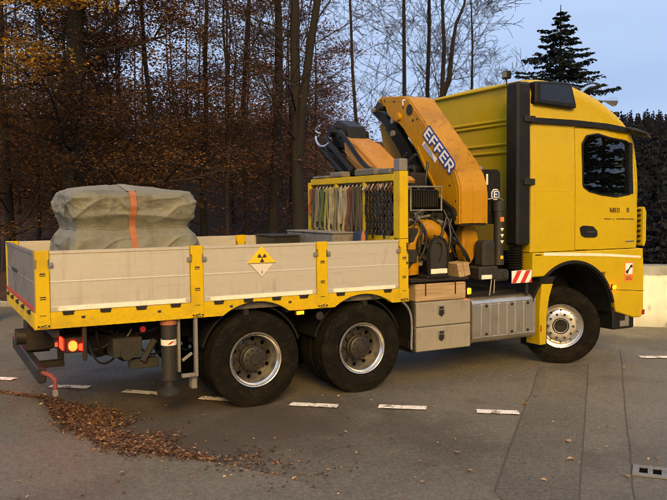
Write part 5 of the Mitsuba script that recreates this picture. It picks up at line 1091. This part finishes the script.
# tilted wooden pad stack
pd = thing('wooden_pad', 'small stack of pale planks leaning beside the slotted grey crane foot carrier', 'wooden pad')
M_ = trimesh.transformations.rotation_matrix(-0.20, (0, 1, 0), (2.83, -1.15, 1.38))
for i in range(4): obj('plank', xf(bx(2.735+i*0.047, 2.779+i*0.047, -1.245+0.006*(i % 2), -0.98, 1.30, 1.485-0.006*i, 0.004), M_), 'wood_pale', pd, smooth=False)

# ================================================================== CARGO
def cargo_pt(u, v):
    """tarpaulin bundle: u round the girth, v from the bed (0) over the shoulder to the crown (1)."""
    zs = np.array([0, 0.16, 0.30, 0.36, 0.42, 0.50, 0.60, 0.70, 0.745, 0.80, 0.90, 1.0])
    Z = np.array([1.19, 1.60, 1.90, 1.985, 2.035, 2.10, 2.22, 2.34, 2.385, 2.415, 2.455, 2.475])
    A = np.array([0.715, 0.71, 0.685, 0.635, 0.650, 0.668, 0.675, 0.668, 0.648, 0.56, 0.31, 0.0])
    B = np.array([0.71, 0.69, 0.665, 0.600, 0.620, 0.640, 0.650, 0.645, 0.62, 0.50, 0.26, 0.0])
    a, b, z = np.interp(v, zs, A), np.interp(v, zs, B), np.interp(v, zs, Z)
    c, s = np.cos(u), np.sin(u); e = 0.17
    x = np.sign(c)*np.abs(c)**e*a; y = np.sign(s)*np.abs(s)**e*b
    return x, y, z
nu, nv = 420, 170
uf = np.linspace(0, 2*PI, 60001); xf_, yf_, _z = cargo_pt(uf, 0.6*np.ones_like(uf)); arc = np.r_[0, np.cumsum(np.hypot(np.diff(xf_), np.diff(yf_)))]
US = np.interp(np.linspace(0, arc[-1], nu, endpoint=False), arc, uf)           # even steps along the girth
U, V = np.meshgrid(US, np.linspace(0, 1, nv), indexing='ij')
x, y, z = cargo_pt(U, V)
per = np.cumsum(np.r_[0, np.hypot(np.diff(x[:, 60]), np.diff(y[:, 60]))]); Pm = np.broadcast_to(per[:, None], U.shape)
def ridge(sx, sz, shear, seed, width):
    """sharp crease lines of a stretched sheet, slanting by shear."""
    q = np.stack([(x+shear*z)*sx, (y+shear*z)*sx, z*sz], -1)
    n_ = meshkit.fbm(q, 2, seed); return np.exp(-((n_-0.5)/width)**2), n_
low, _l = meshkit.fbm(np.stack([x*1.5, y*1.5, z*2.0], -1), 2, 21), 0
c1, n1 = ridge(1.7, 2.6, 0.7, 3, 0.030); c2, n2 = ridge(2.6, 1.5, -0.5, 8, 0.022); c3, n3 = ridge(1.1, 6.0, 0.25, 13, 0.035)
waist = np.exp(-((z-2.0)/0.09)**2); wide = np.exp(-((z-2.02)/0.20)**2); low_ = np.clip((1.98-z)/0.3, 0, 1); up_ = np.clip((z-2.03)/0.12, 0, 1)*np.clip((2.40-z)/0.1, 0, 1)
def tent(sx, sy, sz, shx, seed, oc=1):
    """|noise| ridges: flat facets that meet in sharp folds."""
    q = np.stack([(x+shx*z)*sx+7, (y-shx*z)*sy+3, z*sz], -1)
    n_ = meshkit.fbm(q, oc, seed) if oc > 1 else meshkit.noise(q, seed); return np.abs(n_-0.5)*2
wp = Pm+0.08*meshkit.fbm(np.stack([x*2, y*2, z*3], -1), 2, 5)
pl = np.abs(np.sin(wp*4.3+1.1*np.sin(wp*2.3))); pl2 = np.abs(np.sin(wp*9.5+2*np.sin(wp*3.7)+1.0))
t1 = tent(3.4, 3.4, 3.6, 0.9, 3); t2 = tent(4.6, 4.6, 2.8, -1.1, 8); t3 = tent(2.4, 2.4, 6.0, 0.35, 13); t4 = tent(8.5, 8.5, 7.0, 0.9, 17, 2)
fold1, fold2, fold3 = np.exp(-(t1/0.16)**1.5), np.exp(-(t2/0.15)**1.5), np.exp(-t4/0.12)
break_ = meshkit.noise(np.stack([x*1.9+4, y*1.9, z*3.1], -1), 31)
dis = 0.05*(low-0.5)+up_*(-0.045*t1-0.035*t2-0.022*t3+0.045+0.036*fold1*break_*1.4+0.030*fold2*(1.2-break_)+0.010*fold3)-0.050*(1-pl)**1.3*wide-0.026*(1-pl2)*waist+low_*(-0.035*t2-0.03*t1+0.03+0.034*fold2+0.026*fold1+0.010*fold3+0.034*pl)
sag = -0.035*np.exp(-((V-0.52)/0.09)**2)*(meshkit.noise(np.stack([x*2.2, y*2.2, z*0], -1), 4)-0.3)
fx = 0.042*np.tanh((dis-0.012)/0.062)*np.clip((1-V)*6, 0, 1)
sc_ = np.maximum(np.hypot(x, y), 0.05)
x2, y2 = x+fx*x/sc_*1.25, y+fx*y/sc_*1.25
z2 = z+sag+np.where(V > 0.7, (-0.030*t1-0.020*t2)*np.clip((1-V)*4, 0, 1)+0.04*(low-0.5), 0)-0.02*(1-pl)*waist
ang = 0.0
CX, CY = -1.15, -0.08
idx = np.arange(nu*nv).reshape(nu, nv); nx_ = np.roll(idx, -1, 0)
f = np.concatenate([np.stack([idx[:, :-1], nx_[:, :-1], nx_[:, 1:]], -1).reshape(-1, 3), np.stack([idx[:, :-1], nx_[:, 1:], idx[:, 1:]], -1).reshape(-1, 3)])
ct = thing('tarpaulin_bundle', 'load wrapped in a crumpled olive-grey tarpaulin at the rear of the bed', 'tarpaulin bundle')
obj('cover', trimesh.Trimesh(np.stack([x2+CX, y2+CY, z2], -1).reshape(-1, 3), f, process=False), 'tarp', ct, smooth=True)
sur = np.stack([x2+CX, y2+CY, z2], -1)
def ribbon(path, w, th, out):
    p = np.asarray(path); k = len(p); t = np.gradient(p, axis=0); t /= np.linalg.norm(t, axis=1, keepdims=True); sx = np.array([1.0, 0, 0])
    nn = np.cross(t, sx); nn /= np.linalg.norm(nn, axis=1, keepdims=True); nn *= out
    rows = [p-sx*w/2, p-sx*w/2+nn*th, p+sx*w/2+nn*th, p+sx*w/2]
    v = np.stack(rows, 1).reshape(-1, 3); f = []
    for i in range(k-1):
        for j in range(4):
            a, b = i*4+j, i*4+(j+1) % 4; f += [[a, b, b+4], [a, b+4, a+4]]
    return trimesh.Trimesh(v, np.array(f), process=False)
# strap path over the bundle: highest surface point under it
def front_path(x_top, x_bot):
    out = []
    us = np.argmin(np.abs(US-1.5*PI))
    for j in range(30, nv-6, 3):
        xt = np.interp(sur[us, j, 2], [1.2, 2.45], [x_bot, x_top])
        band = (U[:, j] > PI*1.05) & (U[:, j] < PI*1.95)
        cand = np.where(band)[0]; i = cand[np.argsort(np.abs(sur[cand, j, 0]-xt))[:3]]
        q = sur[i, j]; yv = q[:, 1].min(); out.append((xt, yv-0.006, q[:, 2].mean()+0.006*(j > nv*0.7)))
    p = np.array(out)
    from scipy.ndimage import gaussian_filter1d
    p[:, 1] = np.minimum(gaussian_filter1d(p[:, 1], 1.6), p[:, 1]+0.0); return p
fp = front_path(-1.19, -1.175)
cut = np.searchsorted(fp[:, 2], 2.365)
stp_ = thing('ratchet_strap', 'orange lashing strap tied over the olive tarpaulin bundle', 'strap')
obj('webbing', ribbon(fp[:cut+1], 0.068, 0.006, -1), 'strap_orange', stp_)
obj('grey_webbing', ribbon(fp[cut:], 0.095, 0.006, -1), 'strap_grey', stp_)
tr_ = thing('tie_rope', 'cord tied round the waist of the tarpaulin bundle', 'rope')
wj = int(np.argmin(np.abs(np.linspace(0, 1, nv)-0.36)))
loop = sur[:, wj][::6]; c_ = np.array([CX, CY, 0]); o_ = (loop-c_)*[1, 1, 0]; o_ /= np.linalg.norm(o_, axis=1, keepdims=True)
loop = loop+o_*0.004; obj('cord', tube(np.vstack([loop, loop[:2]]), 0.009, 6, False), 'tarp', tr_)
